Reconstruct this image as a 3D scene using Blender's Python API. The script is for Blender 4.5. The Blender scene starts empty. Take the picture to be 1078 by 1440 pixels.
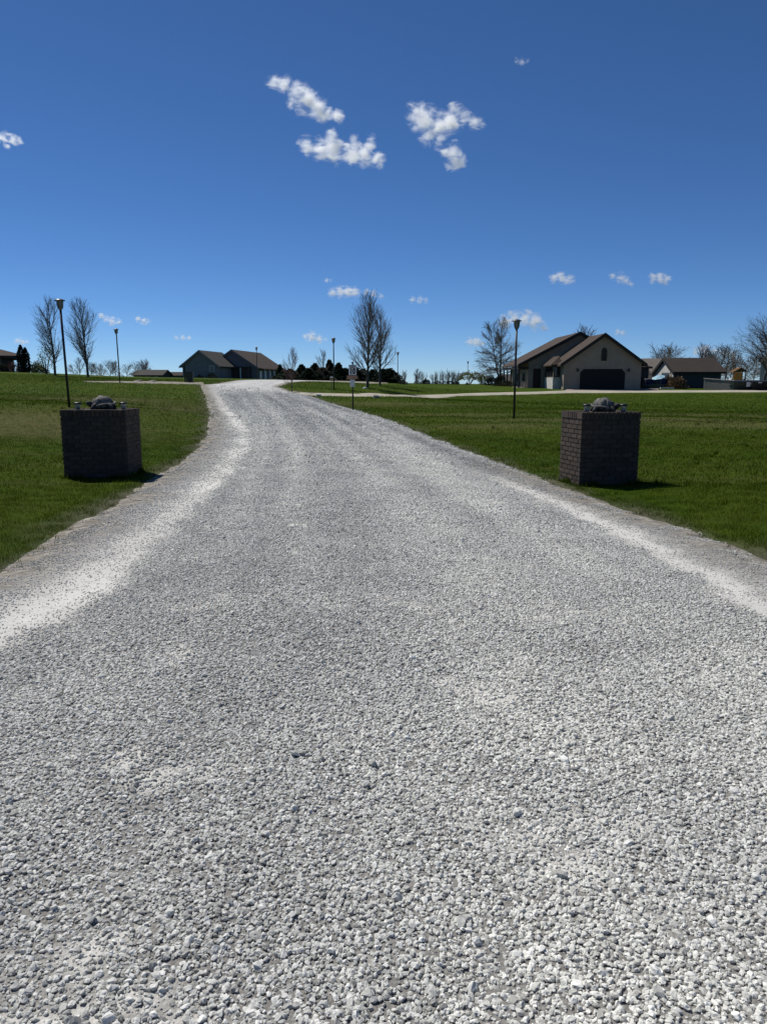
import bpy, bmesh, math, random
import numpy as np
from mathutils import Vector, Matrix

SC = bpy.context.scene
COL = SC.collection
R = math.radians
rng = np.random.default_rng(7)

# ------------------------------------------------------------------ camera
F = 1082.0; CX, CY = 539.0, 720.0; CAMZ = 1.6
PITCH = math.atan((720 - 535) / F)
cp, sp = math.cos(PITCH), math.sin(PITCH)

def P(px, py, D):
    """point at forward distance D (metres along +Y) seen at photo pixel px,py"""
    u = (px - CX) / F; v = (CY - py) / F
    dy = cp + v * sp; dz = -sp + v * cp
    t = D / dy
    return Vector((u * t, D, CAMZ + dz * t))

def px_to_x(px, D, z=1.0):
    t = D * cp - (z - CAMZ) * sp
    return (px - CX) / F * t

# ------------------------------------------------------------------ terrain
_ctrl = []
for yy in (-10, -4, 2, 8, 13):
    for xx in (-14, -7, 0, 7, 14):
        _ctrl.append((xx, yy, 0.0))
_ctrl += [(-40, 5, 0.3), (40, 5, -0.1), (-4.6, 13.2, -0.02), (3.6, 11, 0.0)]
for (px, py, D) in [
    (0, 600, 22), (0, 566, 30), (0, 545, 48), (0, 523, 80), (40, 524, 80), (97, 568, 26), (124, 530, 75), (78, 528, 75),
    (169, 536, 53), (230, 531, 100), (200, 547, 46), (250, 570, 33), (200, 600, 24), (130, 550, 44),
    (285, 539, 62), (150, 538, 52), (300, 580, 33), (400, 580, 33), (495, 578, 34), (290, 556, 47), (425, 556, 47), (355, 556, 47),
    (383, 541, 62), (330, 541, 62), (330, 534.5, 84), (400, 535, 84), (265, 533, 90),
    (440, 556, 50), (440, 553, 54), (560, 558, 60), (560, 554.5, 64.5), (700, 556, 68), (700, 552, 73), (800, 552.5, 76), (800, 548.5, 82),
    (1078, 552, 78), (1078, 549, 83), (950, 552, 77), (950, 548, 84), (620, 590, 27), (723, 588, 28), (900, 600, 24), (1078, 610, 22), (1078, 580, 38), (850, 575, 40),
    (469, 546, 56), (515, 542, 68), (560, 541, 95), (660, 541, 118), (600, 541, 125), (700, 541, 112), (850, 546, 90), (1000, 546, 95),
    (430, 534, 112), (500, 535, 112), (560, 539, 112), (640, 565, 45), (560, 580, 33)]:
    p = P(px, py, D); _ctrl.append((p.x, p.y, p.z))
_ctrl += [(-38, 150, 1.9), (-24, 160, 1.8), (-15, 175, 1.6), (-80, 150, 2.2), (-130, 110, 2.8), (-60, 220, 0.6), (0, 200, 0.2), (60, 200, -0.6), (130, 180, -0.8), (110, 95, 0.4), (130, 40, -0.3), (-120, 40, 1.6), (-70, 20, 0.6), (70, 20, -0.2)]
_c = np.array(_ctrl, float)

def _tps(r2):
    return 0.5 * r2 * np.log(r2 + 1e-9)
S0 = 30.0
_A = _c[:, :2] / S0
_d2 = ((_A[:, None] - _A[None]) ** 2).sum(-1)
_n = len(_A)
_K = _tps(_d2) + 0.012 * np.eye(_n)
_Pm = np.hstack([np.ones((_n, 1)), _A])
_M = np.zeros((_n + 3, _n + 3)); _M[:_n, :_n] = _K; _M[:_n, _n:] = _Pm; _M[_n:, :_n] = _Pm.T
_w = np.linalg.solve(_M, np.concatenate([_c[:, 2], np.zeros(3)]))

def smooth(a, b, x):
    t = np.clip((x - a) / (b - a), 0, 1); return t * t * (3 - 2 * t)

def H(x, y):
    x = np.atleast_1d(np.asarray(x, float)); y = np.atleast_1d(np.asarray(y, float))
    out = np.empty(x.shape).ravel(); xf = x.ravel(); yf = y.ravel()
    for i in range(0, len(xf), 4000):
        q = np.stack([xf[i:i + 4000], yf[i:i + 4000]], 1)
        # keep the spline inside the surveyed area
        q[:, 0] = np.clip(q[:, 0], -140, 140); q[:, 1] = np.clip(q[:, 1], -12, 210)
        q = q / S0
        d2 = ((q[:, None] - _A[None]) ** 2).sum(-1)
        out[i:i + 4000] = _tps(d2) @ _w[:_n] + _w[_n] + q @ _w[_n + 1:]
    rr = np.hypot(xf, yf)
    k = smooth(170, 330, rr)
    out = out * (1 - k) + k * (-1.5 - 0.004 * np.maximum(rr - 330, 0))
    return out.reshape(x.shape)

def Hs(x, y):
    return float(H(x, y)[0])

def wn(x, y, wl, seed, n=10):
    """smooth pseudo noise, about -1..1"""
    r = np.random.default_rng(seed); s = 0
    for _ in range(n):
        a = r.uniform(0, 2 * math.pi); k = 2 * math.pi / (wl * r.uniform(0.6, 1.6))
        s = s + np.sin(x * k * math.cos(a) + y * k * math.sin(a) + r.uniform(0, 6.28))
    return s / math.sqrt(n)

# ------------------------------------------------------------------ materials
def mat(name):
    m = bpy.data.materials.new(name); m.use_nodes = True
    nt = m.node_tree; b = nt.nodes['Principled BSDF']
    b.inputs['Specular IOR Level'].default_value = 0.25
    b.inputs['Roughness'].default_value = 0.85
    return m, nt, b

def node(nt, t, **kw):
    n = nt.nodes.new(t)
    for k, v in kw.items():
        if k in n.inputs: n.inputs[k].default_value = v
        else: setattr(n, k, v)
    return n

def ramp(nt, fac, stops):
    n = nt.nodes.new('ShaderNodeValToRGB'); e = n.color_ramp.elements
    while len(e) < len(stops): e.new(0.5)
    for el, (p, c) in zip(e, stops):
        el.position = p; el.color = (*c, 1) if len(c) == 3 else c
    nt.links.new(fac, n.inputs['Fac']); return n.outputs['Color']

def mix(nt, fac, a, b, bt='MIX'):
    n = nt.nodes.new('ShaderNodeMix'); n.data_type = 'RGBA'; n.blend_type = bt
    for sock, v in ((n.inputs[0], fac), (n.inputs[6], a), (n.inputs[7], b)):
        if isinstance(v, (int, float)): sock.default_value = v
        elif isinstance(v, tuple): sock.default_value = (*v, 1)
        else: nt.links.new(v, sock)
    return n.outputs[2]

def math_n(nt, op, a, b=0.0, clamp=False):
    n = nt.nodes.new('ShaderNodeMath'); n.operation = op; n.use_clamp = clamp
    for s, v in zip(n.inputs, (a, b)):
        if isinstance(v, (int, float)): s.default_value = v
        else: nt.links.new(v, s)
    return n.outputs[0]

def noise(nt, vec, scale, detail=4, rough=0.55):
    n = node(nt, 'ShaderNodeTexNoise', Scale=scale, Detail=detail, Roughness=rough)
    nt.links.new(vec, n.inputs['Vector']); return n.outputs['Fac']

def attr(nt, name):
    n = nt.nodes.new('ShaderNodeAttribute'); n.attribute_name = name; return n.outputs['Fac']

def bump(nt, b, h, strength=0.4, dist=0.02):
    n = node(nt, 'ShaderNodeBump', Strength=strength, Distance=dist)
    nt.links.new(h, n.inputs['Height']); nt.links.new(n.outputs['Normal'], b.inputs['Normal'])

def flat(name, c, rough=0.8, var=0.25, scale=3.0, bumpd=0.0, metal=0.0, spec=0.25, detail=5):
    """painted / weathered surface: base colour broken up by two scales of noise"""
    m, nt, b = mat(name)
    tc = nt.nodes.new('ShaderNodeTexCoord').outputs['Object']
    n1 = noise(nt, tc, scale, detail, 0.6)
    col = ramp(nt, n1, [(0.25, tuple(x * (1 - var) for x in c)), (0.75, tuple(min(1, x * (1 + var)) for x in c))])
    nt.links.new(col, b.inputs['Base Color'])
    b.inputs['Roughness'].default_value = rough; b.inputs['Metallic'].default_value = metal
    b.inputs['Specular IOR Level'].default_value = spec
    if bumpd: bump(nt, b, noise(nt, tc, scale * 6, 6), 0.6, bumpd)
    return m

def siding(name, c, pitch=0.2, vertical=False):
    m, nt, b = mat(name)
    tc = nt.nodes.new('ShaderNodeTexCoord').outputs['Object']
    sep = nt.nodes.new('ShaderNodeSeparateXYZ'); nt.links.new(tc, sep.inputs[0])
    ax = math_n(nt, 'ADD', sep.outputs['X'], sep.outputs['Y']) if vertical else sep.outputs['Z']
    fr = math_n(nt, 'FRACT', math_n(nt, 'DIVIDE', ax, pitch))
    n1 = noise(nt, tc, 1.2, 5, 0.6)
    base = ramp(nt, n1, [(0.3, tuple(x * 0.85 for x in c)), (0.7, tuple(x * 1.12 for x in c))])
    line = math_n(nt, 'LESS_THAN', fr, 0.07)
    nt.links.new(mix(nt, math_n(nt, 'MULTIPLY', line, 0.35), base, tuple(x * 0.4 for x in c)), b.inputs['Base Color'])
    bump(nt, b, fr, 0.12, 0.015)
    return m

def shingle(name, c):
    m, nt, b = mat(name)
    tc = nt.nodes.new('ShaderNodeTexCoord').outputs['UV']
    br = node(nt, 'ShaderNodeTexBrick', Scale=1.0)
    br.inputs['Brick Width'].default_value = 0.33; br.inputs['Row Height'].default_value = 0.14
    br.inputs['Mortar Size'].default_value = 0.008
    br.inputs['Color1'].default_value = (*[x * 0.7 for x in c], 1); br.inputs['Color2'].default_value = (*[x * 1.3 for x in c], 1)
    br.inputs['Mortar'].default_value = (*[x * 0.45 for x in c], 1)
    nt.links.new(tc, br.inputs['Vector'])
    n1 = noise(nt, tc, 0.6, 5, 0.65)
    col = mix(nt, 0.55, br.outputs['Color'], ramp(nt, n1, [(0.3, tuple(x * 0.8 for x in c)), (0.7, tuple(x * 1.25 for x in c))]))
    nt.links.new(col, b.inputs['Base Color']); b.inputs['Roughness'].default_value = 0.95
    bump(nt, b, br.outputs['Fac'], -0.4, 0.01)
    return m

M = {}
M['black_metal'] = flat('black_metal', (0.018, 0.018, 0.02), 0.45, 0.3, 6, spec=0.4)
M['lamp_cap'] = flat('lamp_cap', (0.10, 0.10, 0.10), 0.38, 0.2, 8, spec=0.5, metal=0.3)
M['lamp_glass'] = flat('lamp_glass', (0.20, 0.19, 0.16), 0.25, 0.15, 9, spec=0.5)
M['brick'] = None
M['mortar'] = flat('mortar', (0.045, 0.042, 0.039), 0.95, 0.4, 14, 0.002)
M['stone_shell'] = flat('stone_shell', (0.115, 0.112, 0.102), 0.7, 0.6, 22, 0.012)
M['stone_dark'] = flat('stone_dark', (0.035, 0.035, 0.036), 0.8, 0.5, 18, 0.008)
M['taupe'] = siding('taupe_siding', (0.29, 0.235, 0.18), 0.22)
M['taupe_trim'] = flat('taupe_trim', (0.025, 0.022, 0.02), 0.7)
M['garage_black'] = flat('garage_black', (0.006, 0.006, 0.007), 0.6, 0.3, 4)
M['louver'] = flat('louver', (0.06, 0.052, 0.045), 0.8, 0.2, 5)
M['pale_stone'] = flat('pale_stone', (0.50, 0.48, 0.43), 0.9, 0.3, 4, 0.02)
M['roof_brown'] = shingle('roof_brown', (0.058, 0.042, 0.032))
M['roof_grey'] = shingle('roof_grey', (0.05, 0.046, 0.04))
M['roof_dark'] = shingle('roof_dark', (0.036, 0.028, 0.023))
M['roof_tan'] = shingle('roof_tan', (0.15, 0.13, 0.11))
M['blue_siding'] = siding('blue_siding', (0.21, 0.195, 0.19), 0.2)
M['white_trim'] = flat('white_trim', (0.62, 0.62, 0.6), 0.6, 0.1, 3)
M['dark_wall'] = siding('dark_wall', (0.045, 0.055, 0.058), 0.2)
M['grey_siding'] = siding('grey_siding', (0.50, 0.49, 0.45), 0.16)
M['glass_dark'] = flat('glass_dark', (0.012, 0.015, 0.018), 0.1, 0.2, 2, spec=0.5)
M['brown_wall'] = siding('brown_wall', (0.07, 0.055, 0.05), 0.2)
M['door_brown'] = flat('door_brown', (0.03, 0.02, 0.016), 0.6)
M['bark'] = flat('bark', (0.085, 0.078, 0.068), 0.95, 0.4, 5, 0.02)
M['twig'] = flat('twig', (0.13, 0.115, 0.095), 0.95, 0.35, 2)
M['twig_red'] = flat('twig_red', (0.12, 0.075, 0.06), 0.95, 0.35, 2)
M['fence_wood'] = flat('fence_wood', (0.20, 0.19, 0.175), 0.9, 0.35, 5, 0.01)
M['bin_green'] = flat('bin_green', (0.008, 0.022, 0.018), 0.5, 0.3, 3, spec=0.4)
M['bin_black'] = flat('bin_black', (0.008, 0.009, 0.01), 0.55, 0.3, 3)
M['paper_white'] = flat('paper_white', (0.6, 0.58, 0.58), 0.8, 0.08, 6)
M['sign_white'] = flat('sign_white', (0.55, 0.56, 0.55), 0.5, 0.1, 6)
M['sign_peach'] = flat('sign_peach', (0.36, 0.2, 0.13), 0.6, 0.3, 14)
M['sign_ink'] = flat('sign_ink', (0.015, 0.016, 0.02), 0.6, 0.1, 6)
M['post_green'] = flat('post_green', (0.02, 0.026, 0.016), 0.6)
M['orange'] = flat('orange_plastic', (0.80, 0.26, 0.03), 0.5, 0.15, 3, spec=0.4)
M['play_wood'] = flat('play_wood', (0.13, 0.065, 0.02), 0.85, 0.3, 5)
M['pool_blue'] = flat('pool_blue', (0.015, 0.035, 0.12), 0.4, 0.25, 2, spec=0.4)
M['pool_grey'] = flat('pool_grey', (0.10, 0.12, 0.14), 0.7, 0.3, 3)
M['canopy_blue'] = flat('canopy_blue', (0.28, 0.45, 0.55), 0.7, 0.2, 2)
M['rock'] = flat('rock', (0.24, 0.22, 0.19), 0.95, 0.4, 6, 0.03)

def brick_mat():
    m, nt, b = mat('brick')
    rnd = nt.nodes.new('ShaderNodeNewGeometry').outputs['Random Per Island']
    tc = nt.nodes.new('ShaderNodeTexCoord').outputs['Object']
    c1 = ramp(nt, rnd, [(0.0, (0.028, 0.022, 0.018)), (0.3, (0.05, 0.037, 0.029)), (0.6, (0.085, 0.062, 0.047)), (0.8, (0.062, 0.049, 0.04)), (1.0, (0.03, 0.028, 0.026))])
    n1 = noise(nt, tc, 25, 6, 0.7)
    nt.links.new(mix(nt, 0.5, c1, ramp(nt, n1, [(0.3, (0.030, 0.024, 0.020)), (0.7, (0.088, 0.071, 0.056))])), b.inputs['Base Color'])
    b.inputs['Roughness'].default_value = 0.95
    bump(nt, b, noise(nt, tc, 90, 5, 0.7), 0.5, 0.006)
    return m
M['brick'] = brick_mat()

def leaf_mat(name, c, trans=0.3, var=0.45):
    m, nt, b = mat(name)
    tc = nt.nodes.new('ShaderNodeTexCoord').outputs['Object']
    rnd = nt.nodes.new('ShaderNodeNewGeometry').outputs['Random Per Island']
    n1 = noise(nt, tc, 1.1, 4)
    f = math_n(nt, 'ADD', math_n(nt, 'MULTIPLY', n1, 0.5), math_n(nt, 'MULTIPLY', rnd, 0.5))
    col = ramp(nt, f, [(0.25, tuple(x * (1 - var) for x in c)), (0.75, tuple(x * (1 + var) for x in c))])
    nt.links.new(col, b.inputs['Base Color']); b.inputs['Roughness'].default_value = 0.7
    if trans:
        t = nt.nodes.new('ShaderNodeBsdfTranslucent'); nt.links.new(col, t.inputs['Color'])
        mx = nt.nodes.new('ShaderNodeMixShader'); mx.inputs[0].default_value = trans
        nt.links.new(b.outputs[0], mx.inputs[1]); nt.links.new(t.outputs[0], mx.inputs[2])
        nt.links.new(mx.outputs[0], nt.nodes['Material Output'].inputs['Surface'])
    return m
M['cedar'] = leaf_mat('cedar', (0.022, 0.037, 0.022), 0.22)
M['arbor'] = leaf_mat('arborvitae', (0.012, 0.022, 0.014), 0.1)
M['hedge'] = leaf_mat('hedge', (0.03, 0.035, 0.018), 0.15)
M['spring_leaf'] = leaf_mat('spring_leaf', (0.13, 0.15, 0.05), 0.35)
M['far_leaf'] = leaf_mat('far_leaf', (0.075, 0.085, 0.045), 0.2)
M['tan_grass'] = leaf_mat('tan_grass', (0.14, 0.095, 0.055), 0.2)
M['red_bud'] = leaf_mat('red_bud', (0.075, 0.045, 0.038), 0.2)

# ------------------------------------------------------------------ mesh builder
class MB:
    def __init__(s): s.v = []; s.f = []
    def add(s, vs, fs):
        o = len(s.v); s.v += [tuple(p) for p in vs]; s.f += [tuple(i + o for i in f) for f in fs]
    def hexa(s, b4, t4):
        s.add(list(b4) + list(t4), [(3, 2, 1, 0), (4, 5, 6, 7), (0, 1, 5, 4), (1, 2, 6, 5), (2, 3, 7, 6), (3, 0, 4, 7)])
    def box(s, x0, x1, y0, y1, z0, z1, mtx=None):
        b = [(x0, y0, z0), (x1, y0, z0), (x1, y1, z0), (x0, y1, z0)]; t = [(x, y, z1) for x, y, _ in b]
        if mtx is not None:
            b = [mtx @ Vector(p) for p in b]; t = [mtx @ Vector(p) for p in t]
        s.hexa(b, t)
    def bevbox(s, x0, x1, y0, y1, z0, z1, c, mtx=None):
        bm = bmesh.new(); bmesh.ops.create_cube(bm, size=1)
        for v in bm.verts:
            v.co = Vector(((x0 + x1) / 2 + v.co.x * (x1 - x0), (y0 + y1) / 2 + v.co.y * (y1 - y0), (z0 + z1) / 2 + v.co.z * (z1 - z0)))
        bmesh.ops.bevel(bm, geom=bm.edges[:], offset=c, segments=2, affect='EDGES')
        s.frombm(bm, mtx)
    def frombm(s, bm, mtx=None):
        bm.verts.index_update()
        s.add([(mtx @ v.co if mtx is not None else v.co) for v in bm.verts], [tuple(v.index for v in f.verts) for f in bm.faces]); bm.free()
    def tube(s, pts, rad, n=6, cap=True):
        pts = [Vector(p) for p in pts]; rings = []
        o = len(s.v); up = Vector((0, 0, 1))
        for i, p in enumerate(pts):
            d = (pts[min(i + 1, len(pts) - 1)] - pts[max(i - 1, 0)]).normalized()
            a = d.cross(up)
            if a.length < 1e-3: a = Vector((1, 0, 0))
            a.normalize(); b = d.cross(a)
            for k in range(n):
                t = 2 * math.pi * k / n
                q = p + (a * math.cos(t) + b * math.sin(t)) * rad[i]; s.v.append((q.x, q.y, q.z))
        for i in range(len(pts) - 1):
            for k in range(n):
                k2 = (k + 1) % n
                s.f.append((o + i * n + k, o + i * n + k2, o + (i + 1) * n + k2, o + (i + 1) * n + k))
        if cap and n > 2:
            s.f.append(tuple(o + k for k in range(n))[::-1]); s.f.append(tuple(o + (len(pts) - 1) * n + k for k in range(n)))
    def lathe(s, prof, n=20, cx=0, cy=0):
        o = len(s.v)
        for r, z in prof:
            for k in range(n):
                t = 2 * math.pi * k / n; s.v.append((cx + r * math.cos(t), cy + r * math.sin(t), z))
        for i in range(len(prof) - 1):
            for k in range(n):
                k2 = (k + 1) % n
                s.f.append((o + i * n + k, o + i * n + k2, o + (i + 1) * n + k2, o + (i + 1) * n + k))
        s.f.append(tuple(o + k for k in range(n))[::-1]); s.f.append(tuple(o + (len(prof) - 1) * n + k for k in range(n)))
    def poly_y(s, pts, y0, y1):
        """prism of an x,z outline between y0 and y1"""
        n = len(pts)
        s.add([(x, y0, z) for x, z in pts] + [(x, y1, z) for x, z in pts],
              [tuple(range(n)), tuple(range(n, 2 * n))[::-1]] + [(i, i + n, (i + 1) % n + n, (i + 1) % n) for i in range(n)])
    def poly_x(s, pts, x0, x1):
        n = len(pts)
        s.add([(x0, y, z) for y, z in pts] + [(x1, y, z) for y, z in pts],
              [tuple(range(n)), tuple(range(n, 2 * n))[::-1]] + [(i, i + n, (i + 1) % n + n, (i + 1) % n) for i in range(n)])
    def mesh(s, name, smooth=False, uv=True):
        me = bpy.data.meshes.new(name); me.from_pydata(s.v, [], s.f); me.validate()
        bm = bmesh.new(); bm.from_mesh(me); bmesh.ops.recalc_face_normals(bm, faces=bm.faces[:])
        if uv:
            lay = bm.loops.layers.uv.new('UVMap')
            for f in bm.faces:
                nx, ny, nz = abs(f.normal.x), abs(f.normal.y), abs(f.normal.z)
                hl = math.hypot(nx, ny)
                for l in f.loops:
                    c = l.vert.co
                    if nz > 0.95: l[lay].uv = (c.x, c.y)
                    elif nx > ny: l[lay].uv = (c.y, c.z / max(hl, 0.3))
                    else: l[lay].uv = (c.x, c.z / max(hl, 0.3))
        if smooth:
            for f in bm.faces: f.smooth = True
        bm.to_mesh(me); bm.free(); return me
    def build(s, name, m, parent=None, smooth=False, loc=None):
        me = s.mesh(name, smooth); me.materials.append(m)
        return link(name, me, parent, loc)

def link(name, me, parent=None, loc=None):
    o = bpy.data.objects.new(name, me); COL.objects.link(o)
    if parent is not None: o.parent = parent
    if loc is not None: o.location = loc
    return o

def thing(name, label, cat, loc=(0, 0, 0), rz=0.0, group=None):
    o = bpy.data.objects.new(name, None); o.empty_display_size = 0.3; COL.objects.link(o)
    o.location = loc; o.rotation_euler = (0, 0, rz)
    return tag(o, label, cat, group)

def tag(o, label=None, cat=None, group=None, kind=None):
    if label: o['label'] = label
    if cat: o['category'] = cat
    if group: o['group'] = group
    if kind: o['kind'] = kind
    return o

def dup(root, loc, rz=0.0, sc=None, label=None, group=None):
    r = root.copy(); COL.objects.link(r); r.location = loc; r.rotation_euler = (0, 0, rz)
    if sc: r.scale = sc if isinstance(sc, tuple) else (sc, sc, sc)
    if label: r['label'] = label
    if group: r['group'] = group
    for ch in list(root.children):
        c = ch.copy(); COL.objects.link(c); c.parent = r
        for g in list(ch.children):
            d = g.copy(); COL.objects.link(d); d.parent = c
    return r

def np_mesh(name, verts, faces, nper):
    me = bpy.data.meshes.new(name)
    nv, nf = len(verts), len(faces)
    me.vertices.add(nv); me.vertices.foreach_set('co', np.asarray(verts, np.float32).ravel())
    me.loops.add(nf * nper); me.loops.foreach_set('vertex_index', np.asarray(faces, np.int32).ravel())
    me.polygons.add(nf); me.polygons.foreach_set('loop_start', np.arange(0, nf * nper, nper, dtype=np.int32))
    me.update(calc_edges=True); return me

def vattr(me, name, data):
    a = me.attributes.new(name, 'FLOAT', 'POINT'); a.data.foreach_set('value', np.asarray(data, np.float32))

# ------------------------------------------------------------------ road edges and wheel bands (photo pixels on the terrain)
def onground(px, py, D0):
    """intersect the pixel ray with the terrain near forward distance D0"""
    ds = np.linspace(max(D0 * 0.6, 1), D0 * 1.5, 200)
    pts = [P(px, py, d) for d in ds]
    z = np.array([p.z for p in pts]); h = H([p.x for p in pts], ds)
    s = np.where(np.diff(np.sign(z - h)) != 0)[0]
    if len(s) == 0: i = int(np.argmin(abs(z - h)))
    else: i = s[np.argmin(abs(ds[s] - D0))]
    return pts[i].x, pts[i].y

LE = [(-5.6, -8), (-5.2, 0), (-4.6, 3.5)] + [onground(*q) for q in [(0, 812, 6.4), (90, 752, 8.1), (170, 705, 10.3), (235, 664, 13.6), (275, 637, 17), (296, 608, 23), (299, 582, 33), (292, 557, 47), (284, 541, 61)]] 
LE = LE + [(LE[-1][0] - 0.6, 70), (LE[-1][0] - 1.2, 84), (LE[-1][0] - 1.2, 92)]
RE = [(5.0, -8), (4.6, 0), (4.0, 4)] + [onground(*q) for q in [(1078, 787, 6.9), (973, 751, 8.1), (851, 708, 10), (784, 684, 11.6), (700, 652, 14.8), (640, 630, 18), (560, 598, 26), (497, 577, 34), (450, 563, 42), (424, 555, 47.5), (388, 543.5, 60)]]
RE = RE + [(RE[-1][0] - 0.2, 68), (RE[-1][0] + 1.5, 78), (RE[-1][0] + 5, 86), (RE[-1][0] + 6, 92)]
BL = [(-3.4, -8), (-3.0, 3)] + [onground(*q) for q in [(0, 905, 5), (100, 845, 5.7), (200, 770, 7.5), (265, 712, 10), (310, 672, 12.8), (342, 632, 18), (347, 612, 22), (330, 590, 30), (314, 572, 38), (303, 556, 47), (296, 541, 61)]]
BL = BL + [(BL[-1][0] - 0.3, 80), (BL[-1][0] - 0.3, 92)]
BR = [(3.9, -8), (3.3, 3)] + [onground(*q) for q in [(1078, 868, 5.5), (950, 795, 6.9), (870, 752, 8.2), (800, 718, 9.6), (730, 690, 11.5), (640, 655, 15), (540, 612, 23), (470, 580, 33), (425, 560, 44), (377, 544, 60)]]
BR = BR + [(BR[-1][0] - 0.2, 80), (BR[-1][0] + 3, 92)]
LE, RE, BL, BR = [np.array(sorted(a, key=lambda q: q[1])) for a in (LE, RE, BL, BR)]

def sm_interp(arr, y):
    ys = np.linspace(arr[0, 1], arr[-1, 1], 2400); xs = np.interp(ys, arr[:, 1], arr[:, 0])
    # smooth with a window growing with distance
    k = np.ones(25) / 25; xp = np.pad(xs, 12, mode='edge'); xs = np.convolve(xp, k, 'valid')
    return np.interp(y, ys, xs)
def xL(y): return sm_interp(LE, y)
def xR(y): return sm_interp(RE, y)
def xBL(y): return sm_interp(BL, y)
def xBR(y): return sm_interp(BR, y)

def edge_wob(y, seed):
    z = np.zeros_like(y)
    return 0.09 * wn(z, y, 1.6, seed) + 0.06 * wn(z, y, 0.4, seed + 1) + 0.035 * wn(z, y, 0.13, seed + 2)

def patches(x, y):
    return smooth(1.05, 2.1, wn(x, y, 1.0, 71) + 0.75 * wn(x, y, 0.3, 72) + 0.45 * wn(x, y, 0.1, 74))

def road_fields(x, y):
    l, r, bl, br = xL(y), xR(y), xBL(y), xBR(y)
    dl = x - l; dr = r - x
    inside = np.minimum(dl + edge_wob(y, 11), dr + edge_wob(y, 21))
    n = 0.045 * wn(x, y, 1.3, 31) + 0.05 * wn(x, y, 0.3, 32)
    tl = x - bl + n; tr = br - x + n                       # >0: towards the loose middle
    
    fadeL = 0.72 + 0.28 * smooth(-0.8, 0.5, wn(x, y, 2.5, 33)); fadeL = fadeL * (1 - 0.6 * smooth(26, 50, y))
    pale = np.maximum(np.exp(-((tl + 0.02) / 0.38) ** 2) * fadeL, 0.9 * np.exp(-((tr + 0.06) / 0.20) ** 2) * (1 - smooth(10, 16, y)))
    loose = smooth(0.05, 0.5, tl) * np.maximum(smooth(0.0, 0.16, tr), smooth(12, 18, y) * 0.9)
    return inside, pale, loose

def zroad(x, y):
    l, r = xL(y), xR(y)
    v = np.clip((x - l) / (r - l), 0, 1)
    crown = 0.05 * (1 - (2 * v - 1) ** 2)
    inside = np.minimum(x - l, r - x)
    edge = -0.05 * (1 - smooth(-0.35, 0.25, inside + 0.6 * edge_wob(y, 41)))
    rut = -0.014 * (np.exp(-((x - xBL(y)) / 0.3) ** 2) + np.exp(-((x - xBR(y)) / 0.3) ** 2))
    return H(x, y) + 0.012 + crown + edge + rut + 0.006 * wn(x, y, 0.7, 51)

# ------------------------------------------------------------------ ground sheet
def nonuni(a, b, near, far, c):
    out = [c]; x = c
    while x < b: x += max(near, abs(x - c) * far); out.append(min(x, b))
    x = c
    while x > a: x -= max(near, abs(x - c) * far); out.append(max(x, a))
    return np.array(sorted(set(out)))

gx = nonuni(-4000, 4000, 0.45, 0.045, 0.0); gy = nonuni(-60, 6000, 0.5, 0.04, 8.0)
X, Y = np.meshgrid(gx, gy)
def ground_z(x, y):
    z = H(x, y)
    m = (y > -9) & (y < 92)
    ins = np.where(m, np.minimum(x - xL(np.clip(y, -8, 92)), xR(np.clip(y, -8, 92)) - x), -5)
    z = z - 0.16 * smooth(-0.1, 0.5, ins) + 0.03 * wn(x, y, 4.0, 61) * smooth(0.2, 1.5, -ins) * (1 - 0.9 * smooth(30, 44, y)) + 0.05 * wn(x, y, 13, 62) * smooth(0.5, 4, -ins) * (1 - 0.9 * smooth(30, 44, y))
    return z
def dryness(x, y):
    d = 0
    for (px, py, D, sx, sy) in [(30, 590, 23, 3.2, 2.4), (75, 600, 21, 2.2, 1.5), (255, 580, 31, 1.6, 3.0), (960, 592, 27, 4.5, 1.4), (1040, 600, 24, 3, 1.2), (930, 588, 29, 2.5, 1.0),
                            (690, 598, 24, 2.2, 1.0), (760, 590, 27, 2.0, .9), (620, 583, 31, 3.0, 1.4), (1000, 580, 34, 6, 1.4), (150, 560, 36, 4, 3), (560, 570, 40, 4, 2)]:
        p = P(px, py, D)
        d = d + np.exp(-((x - p.x) / sx) ** 2 - ((y - p.y) / sy) ** 2)
    return np.clip(d * 0.9, 0, 1)
Z = ground_z(X, Y)
nyg, nxg = X.shape
idx = np.arange(nyg * nxg).reshape(nyg, nxg)
faces = np.stack([idx[:-1, :-1], idx[:-1, 1:], idx[1:, 1:], idx[1:, :-1]], -1).reshape(-1, 4)
gme = np_mesh('ground', np.stack([X, Y, Z], -1).reshape(-1, 3), faces, 4)
gme.polygons.foreach_set('use_smooth', np.ones(len(faces), bool))
vattr(gme, 'dry', dryness(X, Y).ravel())
yc = np.clip(Y, -8, 92)
vattr(gme, 'verge', (smooth(-0.35, -0.02, np.minimum(X - xL(yc), xR(yc) - X)) * (Y < 92)).ravel())

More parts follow.
